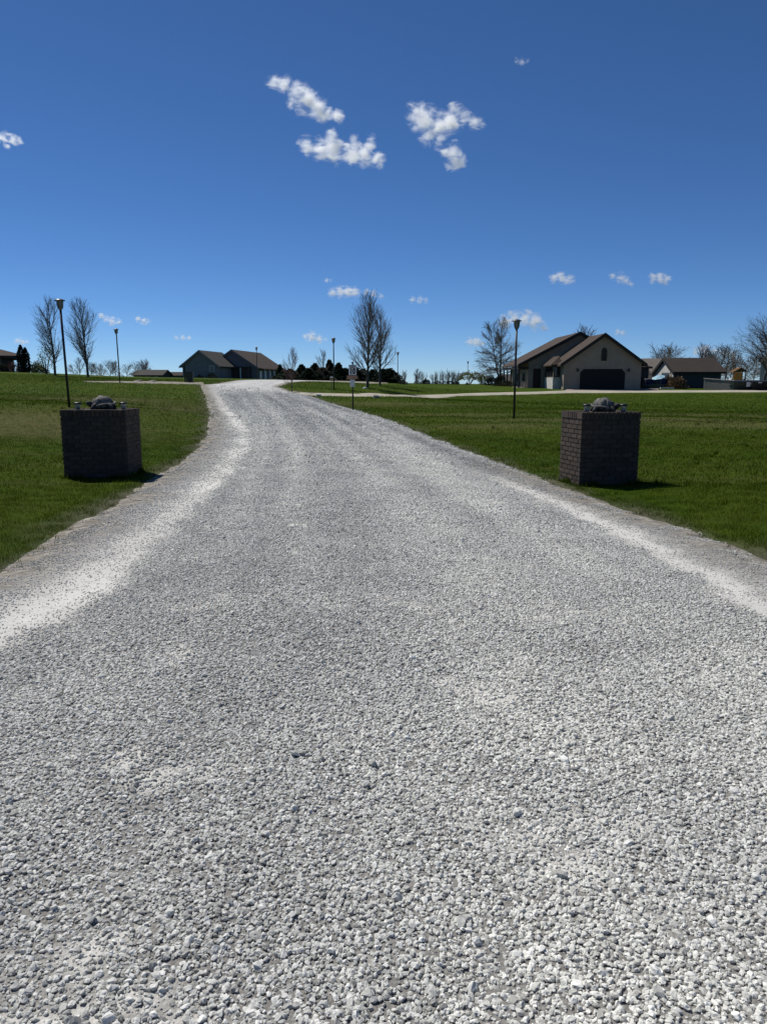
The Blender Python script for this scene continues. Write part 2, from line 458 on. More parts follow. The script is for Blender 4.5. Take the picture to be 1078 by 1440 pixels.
def ground_mat():
    m, nt, b = mat('lawn_turf')
    pos = nt.nodes.new('ShaderNodeNewGeometry').outputs['Position']
    n1 = noise(nt, pos, 0.25, 5, 0.6); n2 = noise(nt, pos, 3.2, 6, 0.7); n3 = noise(nt, pos, 30, 5, 0.7)
    mp = node(nt, 'ShaderNodeMapping'); mp.inputs['Scale'].default_value = (0.12, 1.1, 1); nt.links.new(pos, mp.inputs['Vector'])
    n4 = noise(nt, mp.outputs[0], 1.0, 5, 0.6)
    g = ramp(nt, n2, [(0.28, (0.015, 0.036, 0.002)), (0.52, (0.039, 0.075, 0.001)), (0.78, (0.068, 0.108, 0.006))])
    g = mix(nt, ramp(nt, n1, [(0.4, (0, 0, 0)), (0.65, (0.6, 0.6, 0.6))]), g, (0.078, 0.10, 0.008))
    g = mix(nt, ramp(nt, n4, [(0.5, (0, 0, 0)), (0.72, (0.5, 0.5, 0.5))]), g, (0.085, 0.08, 0.028))
    g = mix(nt, ramp(nt, n3, [(0.35, (0.45, 0.45, 0.45)), (0.6, (0, 0, 0))]), g, (0.014, 0.022, 0.006))
    dr = math_n(nt, 'MULTIPLY', attr(nt, 'dry'), ramp(nt, n2, [(0.35, (0.25, 0.25, 0.25)), (0.6, (1, 1, 1))]), True)
    g = mix(nt, math_n(nt, 'MULTIPLY', dr, 0.75), g, (0.115, 0.098, 0.045))
    dirt = ramp(nt, n3, [(0.3, (0.07, 0.06, 0.045)), (0.7, (0.20, 0.18, 0.145))])
    vg = math_n(nt, 'MULTIPLY', attr(nt, 'verge'), ramp(nt, n2, [(0.3, (0.3, 0.3, 0.3)), (0.6, (1, 1, 1))]), True)
    g = mix(nt, vg, g, dirt)
    nt.links.new(g, b.inputs['Base Color']); b.inputs['Roughness'].default_value = 1.0; b.inputs['Specular IOR Level'].default_value = 0.05
    bump(nt, b, n3, 0.9, 0.05)
    return m
gme.materials.append(ground_mat())
tag(link('ground', gme), 'green mown lawn ground rising gently to the skyline', None, None, 'structure')

# ------------------------------------------------------------------ gravel road
ys = [-8.0]
while ys[-1] < 92: ys.append(ys[-1] + max(0.10, min(0.9, abs(ys[-1]) * 0.012)))
ys = np.array(ys); vs = np.concatenate([[-0.07, -0.045, -0.02], np.linspace(0, 1, 64), [1.02, 1.045, 1.07]])
YY = np.repeat(ys[:, None], len(vs), 1); L_, R_ = xL(ys)[:, None], xR(ys)[:, None]
XX = L_ + (R_ - L_) * vs[None]
ZZ = zroad(XX, YY)
ins, pale, loose = road_fields(XX, YY)
ZZ = ZZ - 0.25 * (1 - smooth(-0.42, -0.12, np.minimum(XX - L_, R_ - XX)))
nv = YY.shape; idx = np.arange(nv[0] * nv[1]).reshape(nv)
rf = np.stack([idx[:-1, :-1], idx[:-1, 1:], idx[1:, 1:], idx[1:, :-1]], -1).reshape(-1, 4)
rme = np_mesh('gravel_road', np.stack([XX, YY, ZZ], -1).reshape(-1, 3), rf, 4)
rme.polygons.foreach_set('use_smooth', np.ones(len(rf), bool))
vattr(rme, 'inside', ins.ravel()); vattr(rme, 'pale', pale.ravel()); vattr(rme, 'loose', loose.ravel())
vattr(rme, 'patch', patches(XX, YY).ravel()); vattr(rme, 'along', YY.ravel()); vattr(rme, 'across', (vs[None] * np.full_like(YY, 6.2)).ravel())

def road_mat():
    m, nt, b = mat('crushed_limestone_bed')
    pos = nt.nodes.new('ShaderNodeNewGeometry').outputs['Position']
    cmb = nt.nodes.new('ShaderNodeCombineXYZ')
    nt.links.new(attr(nt, 'across'), cmb.inputs[0]); nt.links.new(math_n(nt, 'MULTIPLY', attr(nt, 'along'), 0.035), cmb.inputs[1])
    streak = noise(nt, cmb.outputs[0], 1.5, 5, 0.7)
    n_big = noise(nt, pos, 0.9, 5, 0.6); n_mid = noise(nt, pos, 9, 5, 0.7); n_fine = noise(nt, pos, 90, 4, 0.7)
    v1 = node(nt, 'ShaderNodeTexVoronoi', Scale=42.0); nt.links.new(pos, v1.inputs['Vector'])
    v2 = node(nt, 'ShaderNodeTexVoronoi', Scale=95.0); nt.links.new(pos, v2.inputs['Vector'])
    sepc = nt.nodes.new('ShaderNodeSeparateColor'); nt.links.new(v1.outputs['Color'], sepc.inputs[0])
    st = ramp(nt, sepc.outputs[0], [(0.0, (0.24, 0.24, 0.235)), (0.5, (0.40, 0.40, 0.39)), (1.0, (0.58, 0.575, 0.56))])
    st = mix(nt, ramp(nt, streak, [(0.40, (0, 0, 0)), (0.62, (0.7, 0.7, 0.7))]), st, (0.56, 0.55, 0.52))
    dust = mix(nt, n_mid, ramp(nt, n_fine, [(0.3, (0.36, 0.35, 0.32)), (0.7, (0.56, 0.545, 0.505))]), ramp(nt, n_fine, [(0.3, (0.46, 0.45, 0.415)), (0.7, (0.66, 0.645, 0.60))]))
    worn = ramp(nt, n_fine, [(0.3, (0.15, 0.14, 0.13)), (0.7, (0.31, 0.30, 0.28))])
    worn = mix(nt, ramp(nt, n_mid, [(0.4, (0, 0, 0)), (0.7, (0.6, 0.6, 0.6))]), worn, (0.33, 0.315, 0.29))
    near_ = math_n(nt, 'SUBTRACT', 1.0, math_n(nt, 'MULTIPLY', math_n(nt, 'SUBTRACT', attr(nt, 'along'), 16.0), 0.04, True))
    st = mix(nt, near_, st, ramp(nt, n_fine, [(0.3, (0.13, 0.125, 0.115)), (0.7, (0.27, 0.26, 0.24))]))  # nearer bed coloured darker under loose chips, painting shade into the gaps
    base = mix(nt, attr(nt, 'loose'), worn, st)
    patch = math_n(nt, 'MULTIPLY', attr(nt, 'loose'), ramp(nt, attr(nt, 'patch'), [(0.05, (0, 0, 0)), (0.6, (1, 1, 1))]))
    base = mix(nt, math_n(nt, 'MULTIPLY', patch, 0.95), base, dust)
    pal = math_n(nt, 'MULTIPLY', attr(nt, 'pale'), ramp(nt, n_mid, [(0.28, (0.55, 0.55, 0.55)), (0.5, (1, 1, 1))]), True)
    base = mix(nt, pal, base, mix(nt, n_fine, (0.44, 0.43, 0.395), (0.70, 0.688, 0.645)))
    # tan, silty edge against the turf
    e = math_n(nt, 'SUBTRACT', 1.0, ramp(nt, math_n(nt, 'MULTIPLY', attr(nt, 'inside'), 1.0), [(0.10, (0, 0, 0)), (0.62, (1, 1, 1))]))
    e = math_n(nt, 'MULTIPLY', e, ramp(nt, n_mid, [(0.25, (0.5, 0.5, 0.5)), (0.6, (1, 1, 1))]), True)
    mpf = node(nt, 'ShaderNodeMapping'); mpf.inputs['Scale'].default_value = (5, 11, 6); nt.links.new(pos, mpf.inputs['Vector'])
    fleck = noise(nt, mpf.outputs[0], 1.0, 6, 0.75)
    silt = ramp(nt, fleck, [(0.30, (0.05, 0.048, 0.035)), (0.45, (0.14, 0.125, 0.10)), (0.55, (0.26, 0.235, 0.19)), (0.68, (0.50, 0.47, 0.40))])
    base = mix(nt, e, base, silt)
    nt.links.new(base, b.inputs['Base Color']); b.inputs['Roughness'].default_value = 0.95; b.inputs['Specular IOR Level'].default_value = 0.15
    far_ = math_n(nt, 'MULTIPLY', math_n(nt, 'SUBTRACT', attr(nt, 'along'), 14.0), 0.05, True)
    hh = math_n(nt, 'ADD', math_n(nt, 'MULTIPLY', math_n(nt, 'SUBTRACT', 1.0, v1.outputs['Distance']), math_n(nt, 'MULTIPLY', attr(nt, 'loose'), far_)),
                math_n(nt, 'ADD', math_n(nt, 'MULTIPLY', math_n(nt, 'SUBTRACT', 1.0, v2.outputs['Distance']), 0.35), math_n(nt, 'MULTIPLY', n_fine, 0.3)))
    bump(nt, b, hh, 0.7, 0.012)
    return m
rme.materials.append(road_mat())
tag(link('road', rme), 'pale crushed limestone road curving uphill between the two brick pillars', None, None, 'structure')

# strips of other paving -----------------------------------------------------
def strip(name, near, far, m, label, lift=0.03, n=60):
    """sheet between a near and a far edge, given as photo pixels with distance"""
    a = np.array([onground(*q) for q in near]); b_ = np.array([onground(*q) for q in far])
    ta = np.linspace(0, 1, n)
    def rs(arr):
        s = np.concatenate([[0], np.cumsum(np.hypot(*np.diff(arr, axis=0).T))]); s /= s[-1]
        return np.stack([np.interp(ta, s, arr[:, 0]), np.interp(ta, s, arr[:, 1])], 1)
    a, b_ = rs(a), rs(b_); mb = MB()
    k = 7
    for i in range(n):
        for j in range(k + 1):
            q = a[i] * (1 - j / k) + b_[i] * (j / k)
            w = 0.12 * math.sin(i * 1.7 + j) if j in (0, k) else 0
            z = float(ground_z(np.array([q[0]]), np.array([q[1] + w]))[0]) + lift + 0.02
            mb.v.append((q[0], q[1] + w, z - (0.14 if j in (0, k) else 0)))
    for i in range(n - 1):
        for j in range(k):
            o = i * (k + 1) + j
            mb.f.append((o, o + k + 1, o + k + 2, o + 1))
    return tag(mb.build(name, m, None, True), label, None, None, 'structure')

M['concrete'] = flat('concrete_drive', (0.33, 0.30, 0.235), 0.9, 0.25, 0.9, 0.01)
M['concrete_pink'] = flat('concrete_apron', (0.27, 0.21, 0.18), 0.9, 0.22, 0.7, 0.01)
M['path_dusty'] = flat('path_dusty', (0.22, 0.20, 0.155), 0.95, 0.35, 1.3, 0.01)
strip('driveway', [(418, 554.5, 49), (440, 556.5, 50.5), (500, 558, 55), (560, 558, 60), (640, 557.2, 64), (720, 555.5, 69), (800, 553, 75.5), (880, 552.5, 77), (980, 552, 77.5), (1110, 551.5, 78)],
      [(405, 549.5, 54), (440, 552.5, 54.5), (500, 554, 60), (560, 554.4, 64.5), (640, 553.5, 69), (720, 551.5, 73.5), (800, 549, 81.5), (880, 549, 82.2), (980, 549, 82.5), (1110, 548.5, 84)], M['concrete'],
      'long pale concrete driveway running right to the tan house garage')
strip('garage_apron', [(792, 550.5, 79), (850, 550.0, 80), (925, 550.0, 80)], [(800, 547, 84), (850, 546.6, 84.4), (925, 547, 84.5)], M['concrete_pink'], 'pinkish concrete apron in front of the black garage door', 0.045, 24)
strip('side_path', [(287, 541, 60.5), (250, 540.5, 58.5), (200, 539.5, 55), (150, 538.0, 50.5), (118, 536.9, 49.6)], [(285, 537.8, 64), (250, 537.6, 61), (200, 537.3, 57), (150, 536.8, 52), (118, 536.6, 50)], M['path_dusty'], 'dusty pale lane leaving the gravel road to the left', 0.03, 40)
strip('crest_lane', [(392, 538.2, 76), (430, 537.2, 82), (480, 537.6, 88), (545, 539.2, 98)], [(385, 535.2, 86), (430, 534.8, 91), (480, 535.6, 96), (545, 538, 106)], M['path_dusty'], 'pale lane turning right behind the grass at the road crest', 0.03, 40)

# ------------------------------------------------------------------ loose stones (uncountable): one object, instanced in geometry nodes
def in_view(x, y, margin=0.12, pad=0.6):
    return np.abs(x) < y * (0.5 + margin) + pad

def scatter(n, y0, y1, power=1.0):
    y = rng.uniform(y0, y1, n); l, r = xL(y) - 0.35, xR(y) + 0.35
    return rng.uniform(0, 1, n) * (r - l) + l, y

sx, sy, ss = [], [], []
for (y0, y1, dens, s0, s1) in [(1.3, 4.2, 9500, 0.0038, 0.0105), (4.2, 8, 7500, 0.0040, 0.0095), (8, 14, 4200, 0.0058, 0.0108), (14, 24, 1600, 0.0095, 0.0165), (24, 58, 420, 0.016, 0.025)]:
    w = 8.5; x, y = scatter(int(dens * (y1 - y0) * w), y0, y1)
    ins, pale, loose = road_fields(x, y)
    pr = loose * (1 - 0.45 * pale) * (1.0 - 0.62 * patches(x, y)) + (1 - loose) * 0.10 * (1 - 0.6 * pale) * smooth(0.3, 0.9, ins)
    lane = wn(x, np.zeros_like(x), 1.1, 75)
    pr = pr * (1 - 0.25 * smooth(0.5, 1.2, lane) * loose)
    verge = np.exp(-((ins - 0.12) / 0.16) ** 2)
    pr = np.maximum(pr, 0.34 * verge * smooth(-0.4, 0.8, wn(x, y, 0.8, 73)))
    pr = pr * (1 - smooth(26, 58, y))
    k = (rng.uniform(0, 1, len(x)) < pr) & in_view(x, y) & (ins > -0.25)
    x, y, loose = x[k], y[k], loose[k]
    s = s0 + (s1 - s0) * rng.beta(1.5, 2.4, len(x)) * (0.45 + 0.55 * loose); s *= np.where(rng.uniform(0, 1, len(x)) < 0.02, rng.uniform(1.3, 1.9, len(x)), 1)
    sx.append(x); sy.append(y); ss.append(s)
for (y0, y1, dens) in [(1.3, 4.0, 6500), (4.0, 6.5, 3200)]:
    x, y = scatter(int(dens * (y1 - y0) * 8.5), y0, y1); ins, pale, loose = road_fields(x, y)
    k = (rng.uniform(0, 1, len(x)) < 0.45 + 0.5 * patches(x, y)) & in_view(x, y, 0.06, 0.4) & (loose > 0.3)
    sx.append(x[k]); sy.append(y[k]); ss.append(rng.uniform(0.0016, 0.0042, k.sum()))
for (y0, y1, dens, s0, s1) in [(3.5, 9, 3600, 0.0035, 0.0075), (9, 16, 1700, 0.005, 0.009), (16, 30, 600, 0.007, 0.012)]:
    x, y = scatter(int(dens * (y1 - y0) * 8.5), y0, y1); ins, pale, loose = road_fields(x, y)
    pr = 0.75 * (1 - smooth(0.2, 0.7, loose)) * (1 - 0.95 * pale) * smooth(0.12, 0.5, ins) * (0.6 + 0.4 * smooth(-0.5, 0.8, wn(x, y, 0.6, 76)))
    k = (rng.uniform(0, 1, len(x)) < pr) & in_view(x, y)
    sx.append(x[k]); sy.append(y[k]); ss.append(s0 + (s1 - s0) * rng.beta(1.6, 2.6, k.sum()))
sx, sy, ss = map(np.concatenate, (sx, sy, ss))
def lanes(x, y):
    q = (x - xL(y)) / (xR(y) - xL(y)) * 6.2
    return wn(q, 0.02 * y, 0.95, 101, 14) + 0.6 * wn(q, 0.02 * y, 0.4, 102, 14)
tone = np.clip(0.5 + 0.12 * smooth(12, 22, sy) + (0.10 + 0.16 * smooth(4, 14, sy)) * lanes(sx, sy) + 0.07 * wn(sx, sy, 1.6, 103) + 0.4 * road_fields(sx, sy)[1] + 0.12 * patches(sx, sy), 0, 1)
sz = zroad(sx, sy) + ss * rng.uniform(-0.1, 0.75, len(sx))
print('stones', len(sx))
pme = bpy.data.meshes.new('gravel'); pme.vertices.add(len(sx))
pme.vertices.foreach_set('co', np.stack([sx, sy, sz], 1).astype(np.float32).ravel())
vattr(pme, 'size', ss); vattr(pme, 'tone', tone)
a = pme.attributes.new('turn', 'FLOAT_VECTOR', 'POINT')
a.data.foreach_set('vector', np.stack([rng.uniform(-0.5, 0.5, len(sx)), rng.uniform(-0.5, 0.5, len(sx)), rng.uniform(0, 6.28, len(sx))], 1).astype(np.float32).ravel())

def stone_mat():
    m, nt, b = mat('limestone_chip')
    rnd = nt.nodes.new('ShaderNodeObjectInfo').outputs['Random']
    tc = nt.nodes.new('ShaderNodeTexCoord').outputs['Object']
    c = ramp(nt, rnd, [(0.0, (0.13, 0.13, 0.118)), (0.15, (0.32, 0.322, 0.295)), (0.5, (0.515, 0.518, 0.48)), (0.85, (0.69, 0.69, 0.645)), (1.0, (0.82, 0.815, 0.765))])
    n = noise(nt, tc, 2.4, 5, 0.7)
    c = mix(nt, 0.35, c, ramp(nt, n, [(0.3, (0.30, 0.29, 0.265)), (0.7, (0.74, 0.725, 0.68))]))
    at = nt.nodes.new('ShaderNodeAttribute'); at.attribute_type = 'INSTANCER'; at.attribute_name = 'tone'
    c = mix(nt, 1.0, c, ramp(nt, at.outputs['Fac'], [(0.15, (0.70, 0.70, 0.71)), (0.5, (0.95, 0.95, 0.95)), (0.9, (1.22, 1.21, 1.18))]), 'MULTIPLY')
    nt.links.new(c, b.inputs['Base Color']); b.inputs['Roughness'].default_value = 0.9; b.inputs['Specular IOR Level'].default_value = 0.2
    return m

def stone_nodes(m):
    g = bpy.data.node_groups.new('gravel_nodes', 'GeometryNodeTree')
    g.interface.new_socket('Geometry', in_out='INPUT', socket_type='NodeSocketGeometry')
    g.interface.new_socket('Geometry', in_out='OUTPUT', socket_type='NodeSocketGeometry')
    N = g.nodes.new; Lk = g.links.new
    gi, go = N('NodeGroupInput'), N('NodeGroupOutput')
    g2i = N('GeometryNodeGeometryToInstance')
    for k in range(9):
        ico = N('GeometryNodeMeshIcoSphere'); ico.inputs['Radius'].default_value = 1.0; ico.inputs['Subdivisions'].default_value = 2
        pos = N('GeometryNodeInputPosition'); nz = N('ShaderNodeTexNoise'); nz.noise_dimensions = '4D'
        nz.inputs['W'].default_value = k * 3.7 + 1; nz.inputs['Scale'].default_value = 0.85; nz.inputs['Detail'].default_value = 1.0
        Lk(pos.outputs[0], nz.inputs['Vector'])
        sub = N('ShaderNodeVectorMath'); sub.operation = 'SUBTRACT'; sub.inputs[1].default_value = (0.5, 0.5, 0.5); Lk(nz.outputs['Color'], sub.inputs[0])
        sc = N('ShaderNodeVectorMath'); sc.operation = 'SCALE'; sc.inputs['Scale'].default_value = 1.9; Lk(sub.outputs[0], sc.inputs[0])
        setp = N('GeometryNodeSetPosition'); Lk(ico.outputs['Mesh'], setp.inputs['Geometry']); Lk(sc.outputs[0], setp.inputs['Offset'])
        tr = N('GeometryNodeTransform'); r = random.Random(k)
        tr.inputs['Scale'].default_value = (r.uniform(1.0, 1.35), r.uniform(0.8, 1.05), r.uniform(0.6, 0.85))
        Lk(setp.outputs[0], tr.inputs['Geometry'])
        sh = N('GeometryNodeSetShadeSmooth'); sh.inputs['Shade Smooth'].default_value = False; Lk(tr.outputs[0], sh.inputs[0])
        sm = N('GeometryNodeSetMaterial'); sm.inputs['Material'].default_value = m; Lk(sh.outputs[0], sm.inputs['Geometry'])
        Lk(sm.outputs[0], g2i.inputs[0])
    m2p = N('GeometryNodeMeshToPoints'); Lk(gi.outputs[0], m2p.inputs['Mesh'])
    iop = N('GeometryNodeInstanceOnPoints'); Lk(m2p.outputs[0], iop.inputs['Points']); Lk(g2i.outputs[0], iop.inputs['Instance'])
    iop.inputs['Pick Instance'].default_value = True
    rv = N('FunctionNodeRandomValue'); rv.data_type = 'INT'
    for s in rv.inputs:
        if s.name == 'Max' and s.type == 'INT': s.default_value = 8
        if s.name == 'Min' and s.type == 'INT': s.default_value = 0
    Lk([o for o in rv.outputs if o.type == 'INT'][0], iop.inputs['Instance Index'])
    na = N('GeometryNodeInputNamedAttribute'); na.data_type = 'FLOAT'; na.inputs['Name'].default_value = 'size'
    nb = N('GeometryNodeInputNamedAttribute'); nb.data_type = 'FLOAT_VECTOR'; nb.inputs['Name'].default_value = 'turn'
    Lk([o for o in na.outputs if o.enabled][0], iop.inputs['Scale'])
    e2r = N('FunctionNodeEulerToRotation'); Lk([o for o in nb.outputs if o.enabled][0], e2r.inputs[0]); Lk(e2r.outputs[0], iop.inputs['Rotation'])
    Lk(iop.outputs[0], go.inputs[0])
    return g
smat = stone_mat(); pme.materials.append(smat)
gobj = link('gravel', pme)
md = gobj.modifiers.new('scatter', 'NODES'); md.node_group = stone_nodes(smat)
tag(gobj, 'loose grey white crushed limestone chips covering the middle of the road', None, None, 'stuff')

# ------------------------------------------------------------------ grass blades (uncountable): one mesh
bx, by, bh, bw = [], [], [], []
for (y0, y1, dens, h0, h1, w) in [(5.5, 12, 3000, 0.02, 0.05, 0.0045), (12, 22, 1200, 0.022, 0.052, 0.008), (22, 40, 300, 0.025, 0.06, 0.016), (40, 75, 60, 0.03, 0.07, 0.03)]:
    hw = 0.6 * y1 + 1.0
    n = int(dens * (y1 - y0) * 2 * hw * 0.8)
    y = rng.uniform(y0, y1, n); x = rng.uniform(-hw, hw, n)
    ins = np.minimum(x - xL(y) + 0.6 * edge_wob(y, 81), xR(y) - x + 0.6 * edge_wob(y, 91))
    cl = wn(x, y, 0.5, 83) + 0.5 * wn(x, y, 0.18, 84)
    keep = in_view(x, y) & ((ins < -0.18) | ((ins < 0.34) & (cl > 0.35 + 2.4 * np.clip(ins + 0.18, 0, 1))))
    dr = dryness(x, y)
    keep &= rng.uniform(0, 1, n) > 0.6 * dr
    keep &= rng.uniform(0, 1, n) < 0.55 + 0.45 * smooth(-0.8, 0.6, cl)
    x, y, cl = x[keep], y[keep], cl[keep]
    bx.append(x); by.append(y); bh.append(rng.uniform(h0, h1, len(x)) * (1 + 0.25 * np.clip(cl, -1, 1.5))); bw.append(np.full(len(x), w) * rng.uniform(0.6, 1.3, len(x)))
# longer, unmown grass against the pillars and scattered weeds on the lawns
for (cx_, cy_, hw_, hd_, rot_, n_) in [(3.42, 12.18, 0.485, 0.375, R(11), 1500), (-4.85, 13.32, 0.535, 0.45, R(3), 1600)]:
    t_ = rng.uniform(0, 1, n_); s_ = rng.integers(0, 4, n_); o_ = np.abs(rng.normal(0, 0.05, n_)) + 0.005
    u_ = np.where(s_ == 0, (2 * t_ - 1) * hw_, np.where(s_ == 1, hw_ + o_, np.where(s_ == 2, (2 * t_ - 1) * hw_, -hw_ - o_)))
    v_ = np.where(s_ == 0, -hd_ - o_, np.where(s_ == 1, (2 * t_ - 1) * hd_, np.where(s_ == 2, hd_ + o_, (2 * t_ - 1) * hd_)))
    bx.append(cx_ + u_ * math.cos(rot_) - v_ * math.sin(rot_)); by.append(cy_ + u_ * math.sin(rot_) + v_ * math.cos(rot_))
    bh.append(rng.uniform(0.05, 0.13, n_) * (0.6 + 0.4 * np.sin(9 * t_ + s_))); bw.append(rng.uniform(0.004, 0.009, n_))
for q in range(110):
    y_ = rng.uniform(7, 40); x_ = rng.uniform(-0.55, 0.55) * y_
    if xL(np.array([y_]))[0] - 0.4 < x_ < xR(np.array([y_]))[0] + 0.4: continue
    n_ = 30; r_ = np.abs(rng.normal(0, 0.07, n_)); a_ = rng.uniform(0, 6.28, n_)
    bx.append(x_ + r_ * np.cos(a_)); by.append(y_ + r_ * np.sin(a_)); bh.append(rng.uniform(0.05, 0.12, n_)); bw.append(rng.uniform(0.008, 0.018, n_))
bx, by, bh, bw = map(np.concatenate, (bx, by, bh, bw))
# keep blades out of the pillars
def near_edge(x, y):
    return np.minimum(x - xL(y), xR(y) - x)
bz = ground_z(bx, by) - 0.005
print('blades', len(bx))
an = rng.uniform(0, 6.28, len(bx)); le = rng.uniform(0.1, 0.65, len(bx)) * bh; la = rng.uniform(0, 6.28, len(bx))
base = np.stack([bx, by, bz], 1); wv = np.stack([np.cos(an) * bw, np.sin(an) * bw, np.zeros_like(bw)], 1)
lv = np.stack([np.cos(la) * le, np.sin(la) * le, bh], 1)
V = np.stack([base - wv / 2, base + wv / 2, base + lv * 0.6 + wv * 0.35 - np.stack([np.zeros_like(bw)] * 2 + [-0.08 * bh], 1), base + lv], 1).reshape(-1, 3)
k = np.arange(len(bx)) * 4
T = np.stack([np.stack([k, k + 1, k + 2], 1), np.stack([k, k + 2, k + 3], 1)], 1).reshape(-1, 3)
bme = np_mesh('grass', V, T, 3)
vattr(bme, 'tone', np.repeat(rng.uniform(0, 1, len(bx)), 4)); vattr(bme, 'dry', np.repeat(np.clip(dryness(bx, by) + 0.3 * smooth(-0.4, 0.15, near_edge(bx, by)), 0, 1), 4))
def blade_mat():
    m, nt, b = mat('grass_blade')
    pos = nt.nodes.new('ShaderNodeNewGeometry').outputs['Position']
    n1 = noise(nt, pos, 0.3, 4)
    c = ramp(nt, attr(nt, 'tone'), [(0.0, (0.015, 0.036, 0.002)), (0.5, (0.039, 0.074, 0.001)), (0.92, (0.074, 0.112, 0.003)), (1.0, (0.15, 0.14, 0.06))])
    c = mix(nt, ramp(nt, n1, [(0.4, (0, 0, 0)), (0.65, (0.4, 0.4, 0.4))]), c, (0.075, 0.102, 0.006))
    c = mix(nt, math_n(nt, 'MULTIPLY', attr(nt, 'dry'), 0.6), c, (0.15, 0.125, 0.055))
    nt.links.new(c, b.inputs['Base Color']); b.inputs['Roughness'].default_value = 0.7; b.inputs['Specular IOR Level'].default_value = 0.04
    t = nt.nodes.new('ShaderNodeBsdfTranslucent'); nt.links.new(c, t.inputs['Color'])
    mx = nt.nodes.new('ShaderNodeMixShader'); mx.inputs[0].default_value = 0.35
    nt.links.new(b.outputs[0], mx.inputs[1]); nt.links.new(t.outputs[0], mx.inputs[2]); nt.links.new(mx.outputs[0], nt.nodes['Material Output'].inputs['Surface'])
    return m
bme.materials.append(blade_mat())
tag(link('grass', bme), 'short mown green grass blades on both lawns beside the road', None, None, 'stuff')

# ================================================================== OBJECTS

# ================================================================== OBJECTS
# ------------------------------------------------------------------ brick pillars
def brick_course_box(mb, x0, x1, y0, y1, z0, z1, j=0.003):
    jx, jy = rng.uniform(-j, j), rng.uniform(-j, j)
    mb.bevbox(x0 + jx, x1 + jx, y0 + jy, y1 + jy, z0, z1, 0.004)

def pillar(loc, w, d, h, rz, label):
    root = thing('brick_pillar', label, 'pillar', loc, rz, 'brick gate pillars flanking the road')
    core = MB(); core.box(-w / 2 + 0.012, w / 2 - 0.012, -d / 2 + 0.012, d / 2 - 0.012, -0.25, h - 0.07); core.build('mortar_core', M['mortar'], root)
    mb = MB(); n = 15; ch = (h - 0.115 + 0.05) / n; g = 0.010; th = 0.09
    for i in range(n):
        z0 = -0.05 + i * ch; z1 = z0 + ch - g
        for side in range(4):
            L = w if side % 2 == 0 else d; dd = d if side % 2 == 0 else w
            # headers alternate at the corners so courses bond
            lo, hi = (-L / 2, L / 2 - th - g) if (i + side) % 2 == 0 else (-L / 2 + th + g, L / 2)
            if (i % 2) == (side % 2): lo, hi = -L / 2, L / 2
            else: lo, hi = -L / 2 + th + g, L / 2 - th - g
            x = lo; first = True
            while x < hi - 0.02:
                bl = 0.19
                e = min(x + bl, hi)
                if hi - e < 0.05: e = hi
                m = Matrix.Rotation(side * math.pi / 2, 4, 'Z')
                jx = rng.uniform(-0.003, 0.003)
                mb.bevbox(x, e, -dd / 2 + jx, -dd / 2 + th + jx, z0, z1, 0.004, m)
                x = e + g
    mb.build('brickwork', M['brick'], root)
    cap = MB(); z0, z1 = h - 0.105, h; oh = 0.006
    for side in range(4):
        L = (w if side % 2 == 0 else d) + 2 * oh; dd = (d if side % 2 == 0 else w) + 2 * oh
        m = Matrix.Rotation(side * math.pi / 2, 4, 'Z')
        x = -L / 2 + (0 if side % 2 == 0 else 0.2); end = L / 2 - (0 if side % 2 == 0 else 0.2)
        k = max(1, round((end - x) / 0.072)); s = (end - x) / k
        for q in range(k):
            jx = rng.uniform(-0.003, 0.003)
            cap.bevbox(x + q * s + 0.004, x + (q + 1) * s - 0.004, -dd / 2 + jx, -dd / 2 + 0.195, z0 + rng.uniform(-.002, .002), z1 + rng.uniform(-.003, .003), 0.006, m)
    cap.box(-w / 2 + 0.16, w / 2 - 0.16, -d / 2 + 0.16, d / 2 - 0.16, z0, z1 - 0.006)
    cap.build('cap_course', M['brick'], root)
    return root

